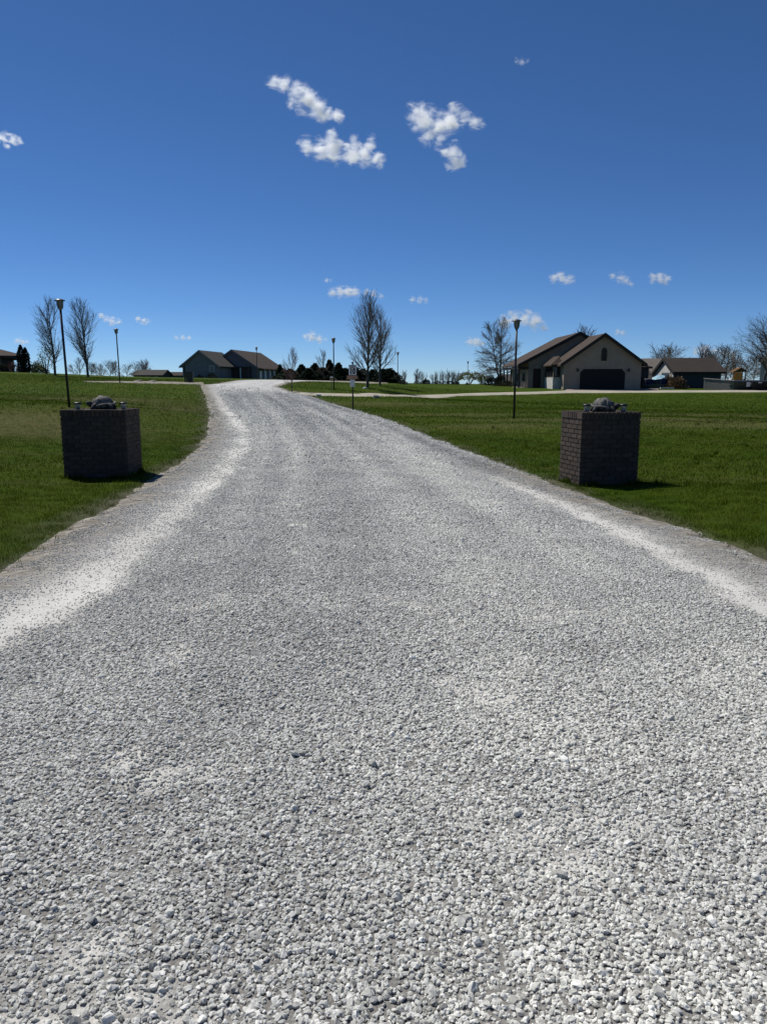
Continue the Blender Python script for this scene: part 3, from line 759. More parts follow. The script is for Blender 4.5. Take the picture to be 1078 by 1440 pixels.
def turtle(loc, flip, rz, label):
    """stone turtle: domed shell with a rim, head raised at one end, legs under the rim"""
    root = thing('turtle_statue', label, 'turtle statue', loc, rz, 'turtle statues on the pillars')
    s = -1 if flip else 1
    bm = bmesh.new(); bmesh.ops.create_uvsphere(bm, u_segments=64, v_segments=36, radius=1)
    for v in bm.verts:
        a = math.atan2(v.co.y, v.co.x); r = math.hypot(v.co.x, v.co.y)
        lump = 1 + 0.05 * math.cos(6 * a) * (1 - abs(v.co.z)) + 0.03 * math.cos(11 * a + 2) * r
        z = max(v.co.z, -0.25)
        ring_ = abs(r - 0.52) < 0.07; spoke = r > 0.55 and abs(((a * 8 / (2 * math.pi)) % 1) - 0.5) > 0.42
        lump *= 0.94 if (ring_ or spoke) else 1.02
        z *= 0.93 if (ring_ or spoke) else 1.03
        v.co = Vector((v.co.x * 0.155 * lump, v.co.y * 0.135 * lump, 0.065 + z * 0.135 * (1.0 + 0.05 * math.cos(9 * r))))
    mb = MB(); mb.frombm(bm, Matrix.Rotation(s * R(12), 4, 'Y')); mb.build('shell', M['stone_shell'], root, True)
    rim = MB(); pts = []
    for k in range(33):
        a = 2 * math.pi * k / 32; pts.append(Vector((0.168 * math.cos(a), 0.15 * math.sin(a), 0.058 + 0.012 * math.sin(3 * a) - s * 0.035 * math.cos(a) * 1)))
    rim.tube(pts, [0.016] * 33, 8, False); rim.build('shell_rim', M['stone_shell'], root, True)
    hd = MB(); hd.tube([(s * 0.10, -0.02, 0.05), (s * 0.165, -0.05, 0.065), (s * 0.185, -0.07, 0.088), (s * 0.205, -0.085, 0.088), (s * 0.222, -0.09, 0.078)], [0.05, 0.042, 0.042, 0.038, 0.018], 12)
    hd.build('head', M['stone_dark'], root, True)
    for ax in (0.105, -0.105):
        for ay in (-0.11, 0.11):
            lg = MB(); lg.tube([(ax * 0.75, ay * 0.8, 0.07), (ax * 1.12, ay * 1.15, 0.045), (ax * 1.3, ay * 1.35, 0.012), (ax * 1.42, ay * 1.5, 0.010)], [0.04, 0.035, 0.03, 0.016], 10)
            lg.build('leg', M['stone_dark'], root, True)
    bl = MB(); bl.tube([(-0.09, 0, 0.012), (0.09, 0, 0.012)], [0.06, 0.06], 10); 
    belly = MB(); belly.lathe([(0.10, 0.002), (0.13, 0.02), (0.13, 0.05)], 18); belly.build('plastron', M['stone_dark'], root, True)
    return root

M['clear_glass'] = flat('lantern_glass', (0.30, 0.31, 0.31), 0.15, 0.2, 20, spec=0.5)
def lantern():
    root = thing('solar_lantern', 'x', 'lantern', (0, 0, 0), 0, 'solar lanterns on the pillars')
    b = MB(); b.lathe([(0.033, 0.0), (0.035, 0.012), (0.034, 0.035), (0.02, 0.05), (0.012, 0.056)], 16); b.build('base', M['black_metal'], root, True)
    g = MB(); g.lathe([(0.036, 0.004), (0.044, 0.03), (0.046, 0.085), (0.0465, 0.09)], 20); 
    g.v = g.v; 
    m, nt, bb = mat('lantern_clear'); 
    tr = nt.nodes.new('ShaderNodeBsdfTransparent'); mx = nt.nodes.new('ShaderNodeMixShader'); mx.inputs[0].default_value = 0.45
    bb.inputs['Base Color'].default_value = (0.4, 0.41, 0.41, 1); bb.inputs['Roughness'].default_value = 0.2
    nt.links.new(tr.outputs[0], mx.inputs[1]); nt.links.new(bb.outputs[0], mx.inputs[2]); nt.links.new(mx.outputs[0], nt.nodes['Material Output'].inputs['Surface'])
    g.build('glass_jar', m, root, True)
    c = MB(); c.lathe([(0.05, 0.092), (0.062, 0.094), (0.062, 0.112), (0.05, 0.122), (0.02, 0.126)], 20); c.build('cap', M['black_metal'], root, True)
    return root

# right pillar
WP, DP = 0.98, 0.86
pr_h = 1.13
_c0 = Matrix.Rotation(R(11), 3, 'Z') @ Vector((0.485, 0.375, 0))
rx, ry = 3.00 + _c0.x, 11.72 + _c0.y
zr_ = Hs(rx, ry) - 0.02
RZR = R(11)
pillar((rx, ry, zr_), 0.97, 0.75, 1.14, RZR, 'dark brick gate pillar on the right lawn with one sunlit side')
_c1 = Matrix.Rotation(R(3), 3, 'Z') @ Vector((-0.535, 0.45, 0))
lx, ly = -4.29 + _c1.x, 12.9 + _c1.y
zl_ = Hs(lx, ly) - 0.02
RZL = R(3)
pillar((lx, ly, zl_), 1.07, 0.90, 1.15, RZL, 'dark brick gate pillar on the left lawn below a leaning lamp post')
def on_pillar(c, h, rz, u, v):
    m = Matrix.Rotation(rz, 3, 'Z'); q = m @ Vector((u, v, 0)); return (c[0] + q.x, c[1] + q.y, c[2] + h)
pr, pl = (rx, ry, zr_), (lx, ly, zl_)
_t = turtle(on_pillar(pr, 1.137, RZR, 0.01, -0.05), False, R(-8), 'stone turtle statue facing right on top of the right brick pillar')
_u = turtle(on_pillar(pl, 1.147, RZL, 0.05, 0), True, R(10), 'stone turtle statue facing left on top of the left brick pillar')
_t.scale = (1.08,) * 3; _u.scale = (1.15,) * 3
ln = lantern(); ln.location = on_pillar(pr, 1.137, RZR, -0.31, -0.16); ln['label'] = 'small black capped lantern left of the turtle on the right pillar'
dup(ln, on_pillar(pr, 1.137, RZR, 0.27, -0.22), 0.4, None, 'small black capped lantern right of the turtle on the right pillar')
dup(ln, on_pillar(pl, 1.147, RZL, -0.33, -0.16), 0.9, None, 'small black capped lantern left of the turtle on the left pillar')
dup(ln, on_pillar(pl, 1.147, RZL, 0.42, -0.12), 1.7, None, 'small black capped lantern right of the turtle on the left pillar')

# ------------------------------------------------------------------ lamp posts
def lamp_post(h=3.35):
    root = thing('lamp_post', 'x', 'lamp post', (0, 0, 0), 0, 'black lamp posts along the road')
    p = MB(); p.tube([(0, 0, -0.3), (0, 0, h * 0.5), (0, 0, h)], [0.043, 0.041, 0.039], 12); p.build('pole', M['black_metal'], root, True)
    l = MB(); l.lathe([(0.045, h - 0.02), (0.075, h), (0.085, h + 0.03), (0.085, h + 0.045), (0.095, h + 0.10), (0.108, h + 0.22), (0.112, h + 0.27)], 8); l.build('lantern_body', M['lamp_glass'], root)
    f = MB()
    for k in range(8):
        a = 2 * math.pi * k / 8; c, s = math.cos(a), math.sin(a)
        f.tube([(0.087 * c, 0.087 * s, h + 0.04), (0.098 * c, 0.098 * s, h + 0.10), (0.111 * c, 0.111 * s, h + 0.22), (0.116 * c, 0.116 * s, h + 0.275)], [0.010] * 4, 5)
    f.build('lantern_frame', M['black_metal'], root)
    c = MB(); c.lathe([(0.10, h + 0.272), (0.182, h + 0.275), (0.186, h + 0.29), (0.13, h + 0.318), (0.07, h + 0.345), (0.02, h + 0.352)], 20); c.build('cap', M['lamp_cap'], root, True)
    return root
LAMPS = [
    (97, 26, 420, 'tall black lamp post leaning beside the left brick pillar', 1.3),
    (169.5, 52, 462, 'black lamp post left of the road near the pale lane', 1.0),
    (362, 88, 488, 'black lamp post in front of the blue grey house', 0),
    (469.5, 56, 475, 'black lamp post before the dark cedar row', 0),
    (559, 93, 495, 'thin black lamp post just right of the twin tall bare trees', 0),
    (657, 118, 508, 'most distant black lamp post above the pale green leafing tree', 0),
    (723, 28, 449, 'tall black lamp post on the right lawn before the tan house', 0.3)]
lp0 = lamp_post()
for i, (px, D, pyt, lab, lean) in enumerate(LAMPS):
    x = px_to_x(px, D); z = Hs(x, D)
    top = P(px, pyt, D).z; s = (top - z) / 3.70
    o = lp0 if i == 0 else dup(lp0, (0, 0, 0))
    o.location = (x, D, z); o.scale = (max(0.9, min(1.1, s)),) * 2 + (s,); o['label'] = lab
    o.rotation_euler = (0, -R(lean), 0.3 * i)

# ------------------------------------------------------------------ small roadside things
def sign_post():
    D = 35; x = px_to_x(496, D, 0.4); z = Hs(x, D)
    root = thing('road_sign', 'green post by the road edge carrying white, peach and small pale plates', 'sign', (x, D, z))
    k = 35 / F * 0.985
    p = MB(); hh = P(496, 510.5, D).z - z; p.tube([(0, 0, -0.2), (0, 0, hh - 0.03)], [0.032, 0.030], 8); p.build('post', M['post_green'], root)
    f = MB(); f.lathe([(0.03, hh - 0.03), (0.05, hh - 0.02), (0.05, hh + 0.02), (0.02, hh + 0.07)], 10); f.build('finial', M['black_metal'], root, True)
    def zz(py): return P(496, py, D).z - z
    def plate(name, x0, x1, pt, pb, m, y=-0.06):
        b = MB(); b.bevbox(x0, x1, y, y + 0.02, zz(pb), zz(pt), 0.006); return b.build(name, m, root)
    a = plate('sign_panel', -0.175, 0.175, 513, 527.6, M['sign_white'])
    # legend: small heading strokes and a big figure 10
    t = MB(); z1, z0 = zz(517.5), zz(526.2)
    t.box(-0.085, -0.045, -0.065, -0.061, z0, z1)
    def ring(cx, rx_, rz_, w):
        n = 20
        for q in range(n):
            a0, a1 = 2 * math.pi * q / n, 2 * math.pi * (q + 1) / n; zc = (z0 + z1) / 2
            pts = [(cx + r * rx_ * math.cos(aa), zc + r * rz_ * math.sin(aa)) for r, aa in ((1, a0), (1, a1), (w, a1), (w, a0))]
            t.poly_y(pts, -0.065, -0.061)
    ring(0.06, 0.062, (z1 - z0) / 2, 0.45)
    for q in range(5): t.box(-0.125 + q * 0.052, -0.09 + q * 0.052, -0.065, -0.061, zz(515.3), zz(514.0))
    for q in range(4): t.box(-0.10 + q * 0.052, -0.065 + q * 0.052, -0.065, -0.061, zz(516.9), zz(516.0))
    t.build('legend', M['sign_ink'], a)
    plate('direction_board', -0.26, 0.23, 528.3, 533.2, M['sign_peach'], -0.07)
    plate('small_plate', -0.12, 0.10, 533.8, 544, M['sign_white'], -0.06)
    return root
sign_post()

def trash_bin():
    D = 61; x = px_to_x(267, D, 1.6); z = Hs(x, D) - 0.03
    root = thing('trash_bin', 'dark green wheeled trash bin beside a short post left of the road', 'bin', (x, D, z), R(8))
    b = MB(); b.hexa([(-0.22, -0.22, 0.08), (0.22, -0.22, 0.08), (0.22, 0.22, 0.08), (-0.22, 0.22, 0.08)], [(-0.29, -0.3, 0.8), (0.29, -0.3, 0.8), (0.29, 0.3, 0.8), (-0.29, 0.3, 0.8)]); b.build('bin_body', M['bin_green'], root)
    l = MB(); l.bevbox(-0.31, 0.31, -0.33, 0.33, 0.803, 0.87, 0.025); l.build('lid', M['bin_green'], root)
    for s in (-1, 1):
        w = MB(); w.tube([(s * 0.20, 0.27, 0.1), (s * 0.26, 0.27, 0.1)], [0.1, 0.1], 14); w.build('wheel', M['bin_black'], root)
    x = px_to_x(260.5, 60, 1.6); z = Hs(x, 60)
    root = thing('marker_post', 'short dark post with a flat board on top beside the trash bin', 'post', (x, 60, z - 0.02))
    p = MB(); p.box(-0.05, 0.05, -0.05, 0.05, -0.2, 1.1); p.build('post', M['post_green'], root)
    h = MB(); h.bevbox(-0.10, 0.09, -0.07, -0.052, 0.8, 1.34, 0.004); h.build('board', M['bin_green'], root)
trash_bin()

def birdhouse():
    D = 55; x = px_to_x(468.3, D, 1.2); z = Hs(x, D)
    root = thing('birdhouse', 'small pale birdhouse on a short stake beside a lamp post', 'birdhouse', (x - 0.12, D, z))
    p = MB(); p.tube([(0, 0, -0.2), (0, 0, 0.72)], [0.022, 0.022], 8); p.build('stake', M['fence_wood'], root)
    b = MB(); b.box(-0.11, 0.11, -0.1, 0.1, 0.72, 0.93); b.build('box', M['sign_peach'], root)
    r = MB(); r.poly_y([(-0.15, 0.93), (0.15, 0.93), (0, 1.05)], -0.14, 0.14); r.build('roof', M['white_trim'], root)
birdhouse()

def boulder(px, D, w, h, label, group=None, m=None):
    bm = bmesh.new(); bmesh.ops.create_icosphere(bm, subdivisions=3, radius=1); r = random.Random(int(px * 7))
    ph = [r.uniform(0, 6) for _ in range(6)]
    for v in bm.verts:
        c = v.co; n = 1 + 0.16 * math.sin(3.1 * c.x + ph[0]) * math.cos(2.7 * c.y + ph[1]) + 0.12 * math.sin(5 * c.z + ph[2] + 3 * c.x) + 0.05 * math.sin(11 * c.y + ph[3] + 6 * c.z)
        v.co = Vector((c.x * w / 2 * n, c.y * w * 0.4 * n, max(c.z, -0.4) * h * n * 0.8 + h * 0.15))
    mb = MB(); mb.frombm(bm); x = px_to_x(px, D)
    o = mb.build('boulder', m or M['rock'], None, False, (x, D, Hs(x, D)))
    return tag(o, label, 'rock', group)
boulder(528.5, 47.5, 0.42, 0.22, 'brown rock on the lawn below the pale driveway', 'rocks on the lawns')
boulder(448, 47.8, 0.34, 0.16, 'pale stone at the corner of gravel road and driveway', 'rocks on the lawns', M['pale_stone'])
boulder(195, 54, 0.6, 0.16, 'flat dark rock by the left lane, near the lamp post', 'rocks on the lawns')
boulder(214, 55, 0.7, 0.14, 'flat dark rock by the left lane, farther from the lamp post', 'rocks on the lawns')
boulder(512.5, 65.5, 0.34, 0.15, 'small white stone at the foot of the tallest central bare tree', 'rocks on the lawns', M['white_trim'])

# ------------------------------------------------------------------ house pieces
def gable_walls(mb, x0, x1, y0, y1, zb, ze, zr):
    xm = (x0 + x1) / 2
    mb.poly_y([(x0, zb), (x1, zb), (x1, ze), (xm, zr), (x0, ze)], y0, y1)
def gable_roof(mb, x0, x1, y0, y1, ze, zr, oh, of, t=0.22):
    xm = (x0 + x1) / 2; sl = (zr - ze) / (xm - x0)
    for s, xe in ((-1, x0 - oh), (1, x1 + oh)):
        zo = ze - sl * oh
        mb.poly_y([(xm, zr - 0.02), (xe, zo - 0.02), (xe, zo + t), (xm, zr + t)], y0 - of, y1 + of)
def rake_fascia(mb, x0, x1, y, ze, zr, oh, t=0.30, th=0.06):
    xm = (x0 + x1) / 2; sl = (zr - ze) / (xm - x0)
    for s, xe in ((-1, x0 - oh - 0.03), (1, x1 + oh + 0.03)):
        zo = ze - sl * (oh + 0.03)
        mb.poly_y([(xm, zr - 0.14), (xe, zo - 0.14), (xe, zo + t - 0.05), (xm, zr + t - 0.05)], y - th, y)
def hip_roof(mb, x0, x1, y0, y1, ze, zr, oh, t=0.18):
    X0, X1, Y0, Y1 = x0 - oh, x1 + oh, y0 - oh, y1 + oh
    dx, dy = X1 - X0, Y1 - Y0; ins = min(dx, dy) / 2
    if dx >= dy: a, b = ((X0 + ins, (Y0 + Y1) / 2), (X1 - ins, (Y0 + Y1) / 2))
    else: a, b = (((X0 + X1) / 2, Y0 + ins), ((X0 + X1) / 2, Y1 - ins))
    base = [(X0, Y0, ze - t), (X1, Y0, ze - t), (X1, Y1, ze - t), (X0, Y1, ze - t)]
    top = [(X0, Y0, ze), (X1, Y0, ze), (X1, Y1, ze), (X0, Y1, ze)]
    v = base + top + [(*a, zr), (*b, zr)]
    f = [(3, 2, 1, 0)] + [(i, (i + 1) % 4, 4 + (i + 1) % 4, 4 + i) for i in range(4)]
    if dx >= dy: f += [(4, 5, 9, 8), (5, 6, 9), (6, 7, 8, 9), (7, 4, 8)]
    else: f += [(4, 5, 8), (5, 6, 9, 8), (6, 7, 9), (7, 4, 8, 9)]
    mb.add(v, f)
def window(parent, x0, x1, z0, z1, y, axis='y', frame=None, s=-1):
    """window with a frame and glass on a wall at y (axis 'y', facing -y when s=-1) or x (axis 'x')"""
    fr = MB(); t = 0.09; d0, d1 = (y + s * 0.05, y - s * 0.02)
    lo, hi = min(d0, d1), max(d0, d1)
    segs = [(x0 - t, x1 + t, z1, z1 + t), (x0 - t, x1 + t, z0 - t, z0), (x0 - t, x0, z0, z1), (x1, x1 + t, z0, z1), ((x0 + x1) / 2 - 0.03, (x0 + x1) / 2 + 0.03, z0, z1)]
    for a, b, c, d in segs:
        if axis == 'y': fr.box(a, b, lo, hi, c, d)
        else: fr.box(lo, hi, a, b, c, d)
    w = fr.build('window', frame or M['white_trim'], parent)
    g = MB(); d0, d1 = sorted((y + s * 0.02, y - s * 0.01))
    if axis == 'y': g.box(x0, x1, d0, d1, z0, z1)
    else: g.box(d0, d1, x0, x1, z0, z1)
    g.build('pane', M['glass_dark'], w)
    return w

# ------------------------------------------------------------------ tan house on the right
def tan_house():
    D = 83.0
    o = P(846, 547, D); zg = o.z - 0.03
    root = thing('tan_house', 'tan house with brown roofs and a wide black garage door', 'house', (o.x, D, zg))
    X = lambda px, d=D: px_to_x(px, d, 2) - o.x
    Zp = lambda py, d=D: P(600, py, d).z - zg
    # garage wing
    x0, x1 = X(792), X(900.5); ze, zr = Zp(510.5), Zp(471.5); yb = 9.5
    g = MB(); gable_walls(g, x0, x1, 0, yb, -0.3, ze, zr); gw = g.build('garage_wall', M['taupe'], root)
    r = MB(); gable_roof(r, x0, x1, 0, yb + 3, ze, zr, 0.45, 0.45, 0.2); gr = r.build('garage_roof', M['roof_brown'], root)
    f = MB(); rake_fascia(f, x0, x1, -0.45, ze, zr, 0.45); f.build('fascia', M['taupe_trim'], gr)
    d0, d1 = X(814.6), X(878); dz = Zp(518.8); c = 0.38
    dm = MB(); dm.poly_y([(d0, -0.2), (d1, -0.2), (d1, dz - c), (d1 - c, dz), (d0 + c, dz), (d0, dz - c)], -0.04, 0.05)
    gd = dm.build('garage_door', M['garage_black'], root)
    pm = MB()
    for i in range(4):
        for j in range(4):
            a = d0 + 0.15 + j * (d1 - d0 - 0.2) / 4; b = a + (d1 - d0 - 0.2) / 4 - 0.12; zz = 0.12 + i * (dz - c) / 4
            pm.bevbox(a, b, -0.055, -0.035, zz, zz + (dz - c) / 4 - 0.12, 0.008)
    pm.build('door_panel', M['garage_black'], gd)
    tr = MB(); t = 0.12
    out = [(d0, 0), (d0, dz - c), (d0 + c, dz), (d1 - c, dz), (d1, dz - c), (d1, 0)]
    for (a, za), (b, zb) in zip(out[:-1], out[1:]):
        dv = Vector((b - a, 0, zb - za)).normalized(); nrm = Vector((-dv.z, 0, dv.x)) * t
        tr.poly_y([(a, za), (b, zb), (b + nrm.x, zb + nrm.z), (a + nrm.x, za + nrm.z)], -0.05, 0.02)
    tr.build('door_trim', M['taupe'], gd)
    # louvred gable vent with an arched head
    v0, v1, vb, vt = X(843.5), X(851.5), Zp(507.5), Zp(489); xm = (v0 + v1) / 2; rr = (v1 - v0) / 2
    arch = [(v0, vb), (v1, vb), (v1, vt - rr)] + [(xm + rr * math.cos(a), vt - rr + rr * math.sin(a)) for a in np.linspace(0.3, math.pi - 0.3, 9)] + [(v0, vt - rr)]
    vm = MB(); vm.poly_y(arch, -0.04, 0.03); ve = vm.build('gable_vent', M['louver'], root)
    sl = MB()
    for i in range(9):
        zz = vb + 0.06 + i * (vt - vb - rr) / 9; sl.box(v0 + 0.04, v1 - 0.04, -0.075, -0.041, zz, zz + 0.05)
    sl.box(xm - 0.03, xm + 0.03, -0.085, -0.041, vb, vt - 0.02)
    sl.build('louver_slat', M['taupe_trim'], ve)
    for px in (811, 882.5):
        lm = MB(); xx = X(px); lm.lathe([(0.03, Zp(523)), (0.11, Zp(522)), (0.13, Zp(519.3)), (0.04, Zp(518.2))], 8, xx, -0.16); lm.box(xx - 0.04, xx + 0.04, -0.1, -0.003, Zp(521.5), Zp(520))
        lm.build('wall_lamp', M['black_metal'], root)
    # main block behind, ridge running away
    d2 = 6.5; D2 = D + d2
    a0, a1 = X(742, D2), X(880, D2); ap = X(811.5, D2); zr2 = Zp(469.5, D2)
    a1 = 2 * ap - a0; sl_ = (Zp(469.5, D2) - Zp(515, D2)) / (ap - X(727, D2)); ze2 = zr2 - sl_ * (ap - a0)
    y2, y3 = d2, d2 + 11.5
    g = MB(); gable_walls(g, a0, a1, y2, y3, -0.3, ze2, zr2); g.build('wall', M['taupe'], root)
    oh = X(742, D2) - X(727, D2)
    r = MB(); gable_roof(r, a0, a1, y2, y3, ze2, zr2, oh, 0.4, 0.2); rm = r.build('roof', M['roof_brown'], root)
    f = MB(); rake_fascia(f, a0, a1, y2 - 0.4, ze2, zr2, oh); f.build('fascia', M['taupe_trim'], rm)
    # porch under the left eave: posts, beam, rail, deck
    zo = ze2 - sl_ * oh; px0 = a0 - oh + 0.15
    bm_ = MB(); bm_.box(px0 - 0.08, px0 + 0.12, y2 - 0.25, y3, zo - 0.32, zo - 0.04); bm_.box(px0, a0 - 0.01, y2 - 0.3, y2 - 0.12, zo - 0.32, zo - 0.05); bm_.build('porch_beam', M['taupe_trim'], root)
    for yy in (y2 - 0.2, y2 + 2.6, y2 + 5.4, y2 + 8.2, y2 + 11):
        pm = MB(); pm.box(px0 - 0.07, px0 + 0.09, yy, yy + 0.16, -0.2, zo - 0.325); pm.build('porch_post', M['taupe_trim'], root)
    for xx in (px0 + 0.75,):
        pm = MB(); pm.box(xx - 0.06, xx + 0.06, y2 - 0.22, y2 - 0.1, -0.2, zo - 0.325); pm.build('porch_post', M['taupe'], root)
    dk = MB(); dk.box(px0 - 0.2, a0, y2 - 0.4, y3, -0.3, 0.16); dk.build('porch_deck', M['concrete'], root)
    # front door, window in the recess
    dd0, dd1 = X(749, D2), X(759.5, D2)
    dm = MB(); dm.box(dd0, dd1, y2 - 0.05, y2 + 0.02, 0, 2.25); dr = dm.build('front_door', M['door_brown'], root)
    hm = MB(); hm.tube([(dd1 - 0.1, y2 - 0.1, 1.0), (dd1 - 0.1, y2 - 0.06, 1.0)], [0.035, 0.03], 8); hm.build('handle', M['lamp_cap'], dr)
    window(root, X(767, D2), X(772.5, D2), 0.95, 2.2, y2, 'y', M['taupe_trim'])
    window(root, y2 + 2, y2 + 3.4, 0.9, 2.1, a0, 'x', M['taupe_trim']); window(root, y2 + 6, y2 + 7.4, 0.9, 2.1, a0, 'x', M['taupe_trim'])
    # bay on the sunny side of the garage with its own little hip roof
    bx0 = x0 - 0.75; by0, by1 = 1.6, 5.8; bz = Zp(511.5, 85)
    b = MB(); b.box(bx0, x0 - 0.004, by0, by1, -0.3, bz - 0.1); bay = b.build('bay_wall', M['taupe'], root)
    s = MB(); s.box(bx0 - 0.06, x0 - 0.005, by0 - 0.06, by1 + 0.06, -0.3, 1.25); s.build('stone_base', M['pale_stone'], bay)
    for k in range(3):
        wy = by0 + 0.3 + k * 1.3; window(bay, wy, wy + 0.95, 1.4, bz - 0.35, bx0, 'x', M['taupe_trim'])
    window(bay, bx0 + 0.15, x0 - 0.15, 1.4, bz - 0.35, by0, 'y', M['taupe_trim'])
    br = MB(); e = 0.35
    v = [(bx0 - e, by0 - e, bz - 0.1), (x0, by0 - e, bz - 0.1), (x0, by1 + e, bz - 0.1), (bx0 - e, by1 + e, bz - 0.1), (x0, by0 + 0.7, bz + 0.85), (x0, by1 - 0.7, bz + 0.85),
         (bx0 - e, by0 - e, bz - 0.25), (x0, by0 - e, bz - 0.25), (x0, by1 + e, bz - 0.25), (bx0 - e, by1 + e, bz - 0.25)]
    br.add(v, [(0, 1, 4), (0, 4, 5, 3), (3, 5, 2), (6, 7, 1, 0), (9, 6, 0, 3), (8, 9, 3, 2), (6, 9, 8, 7), (7, 8, 2, 5, 4, 1)])
    br.build('bay_roof', M['roof_brown'], root)
    # right rear wing
    D3 = D + 10; w0, w1 = X(886, D3), X(911, D3); y4 = 10; zt = Zp(516, D3)
    g = MB(); g.box(w0, w1, y4, y4 + 7, -0.3, zt - 0.1); g.build('rear_wing_wall', M['brown_wall'], root)
    h = MB(); hip_roof(h, w0 - 4, w1, y4, y4 + 7, zt, Zp(497.5, D3 + 3), 0.35); h.build('rear_wing_roof', M['roof_dark'], root)
    pp = MB(); pp.box(X(903.5), X(905), -0.1, 0.1, -0.2, 2.3); pp.build('corner_post', M['taupe_trim'], root)
    return root
tan_house()

# ------------------------------------------------------------------ shed, pool, fence, bins to the right
def shed():
    D = 92; o = P(978, 548, D); zg = o.z
    X = lambda px, d=D: px_to_x(px, d, 2) - o.x
    Zp = lambda py, d=D: P(900, py, d).z - zg
    root = thing('shed', 'long dark outbuilding with brown roof behind the wooden fence', 'shed', (o.x, D, zg))
    x0, x1 = X(947), X(1013); y1 = 6.4; ze, zr = Zp(522.5), Zp(505.5, D + 3.2); ym = y1 / 2
    w = MB(); w.poly_x([(0, -0.4), (y1, -0.4), (y1, ze), (ym, zr - 0.05), (0, ze)], x0, x1); w.build('wall', M['dark_wall'], root)
    ge = MB(); ge.poly_x([(0.02, -0.4), (y1 - 0.02, -0.4), (y1 - 0.02, ze), (ym, zr - 0.1), (0.02, ze)], x0 - 0.05, x0 - 0.004); gw = ge.build('gable_wall', M['grey_siding'], root)  # pale siding colour puts sunlight on this end of the dark shed
    dm = MB(); dm.box(x0 - 0.09, x0 - 0.052, 1.6, 3.9, -0.2, ze - 0.1); dm.build('door', M['glass_dark'], gw)
    r = MB(); sl = (zr - ze) / ym; oh = 0.5
    for ya, s in ((-oh, 1), (y1 + oh, -1)):
        zo = ze - sl * oh
        r.poly_x([(ym, zr - 0.02), (ya, zo - 0.02), (ya, zo + 0.2), (ym, zr + 0.2)], x0 - 0.25, x1 + 0.45)
    rm = r.build('roof', M['roof_dark'], root)
    f = MB()
    for ya in (-oh - 0.03, y1 + oh + 0.03):
        zo = ze - sl * (oh + 0.03)
        f.poly_x([(ym, zr - 0.15), (ya, zo - 0.15), (ya, zo + 0.22), (ym, zr + 0.22)], x0 - 0.31, x0 - 0.252)
    f.build('fascia', M['taupe_trim'], rm)
    return root
shed()

def far_roof_house(px0, px1, pyr, pye, D, label, wallm, roofm, hip=False, depth=9):
    o = P((px0 + px1) / 2, 538, D); zg = min(Hs(o.x, D), P(500, pye, D).z - 2.4)
    root = thing('distant_house', label, 'house', (o.x, D, zg))
    hw = (px1 - px0) / 2 * D / F; ze = P(500, pye, D).z - zg; zr = P(500, pyr, D + depth / 2).z - zg
    w = MB(); w.box(-hw + 0.5, hw - 0.5, 0, depth, -2, ze - 0.05); wl = w.build('wall', wallm, root)
    r = MB()
    if hip: hip_roof(r, -hw + 0.5, hw - 0.5, 0, depth, ze, zr, 0.5)
    else:
        ym = depth / 2
        r.poly_x([(-0.5, ze - 0.15), (ym, zr - 0.15), (depth + 0.5, ze - 0.15), (depth + 0.5, ze), (ym, zr), (-0.5, ze)], -hw, hw)
        wg = MB(); wg.poly_x([(0.05, ze - 0.1), (ym, zr - 0.2), (depth - 0.05, ze - 0.1)], -hw + 0.5, hw - 0.5); wg.build('gable_wall', wallm, root)
    r.build('roof', roofm, root)
    for k in range(3):
        xx = -hw + 1 + (2 * hw - 2) * (k + 0.5) / 3; window(root, xx - 0.5, xx + 0.5, ze - 1.6, ze - 0.5, 0, 'y')
    return root
far_roof_house(914, 942, 504, 526, 118, 'far house showing a pale tan roof between tan house and shed', M['brown_wall'], M['roof_tan'])
far_roof_house(186, 230, 520, 527.5, 215, 'long low distant house with grey roof on the left skyline', M['brown_wall'], M['roof_grey'], False, 10)
far_roof_house(231, 262, 523, 528, 225, 'distant house roof just left of the blue grey house', M['brown_wall'], M['roof_dark'], False, 9)
far_roof_house(708, 745, 526, 536, 128, 'grey roofed house half hidden behind the two trunked bare tree', M['grey_siding'], M['roof_grey'], False, 9)

def sliver_house():
    D = 120; o = P(1096, 548, D); zg = o.z
    root = thing('siding_house', 'pale grey sided house cut off by the right edge behind the tree', 'house', (o.x, D, zg), R(-30))
    x0 = (px_to_x(1073, D) - o.x) / math.cos(R(30)); zt = P(1000, 503, D).z - zg
    w = MB(); w.box(x0, x0 + 9, 0, 9, -0.5, zt); w.build('wall', M['grey_siding'], root)
    r = MB(); hip_roof(r, x0, x0 + 9, 0, 9, zt + 0.02, zt + 2.2, 0.2); r.build('roof', M['roof_grey'], root)
    window(root, x0 + 1.0, x0 + 2.0, 1.0, 2.4, 0)
sliver_house()

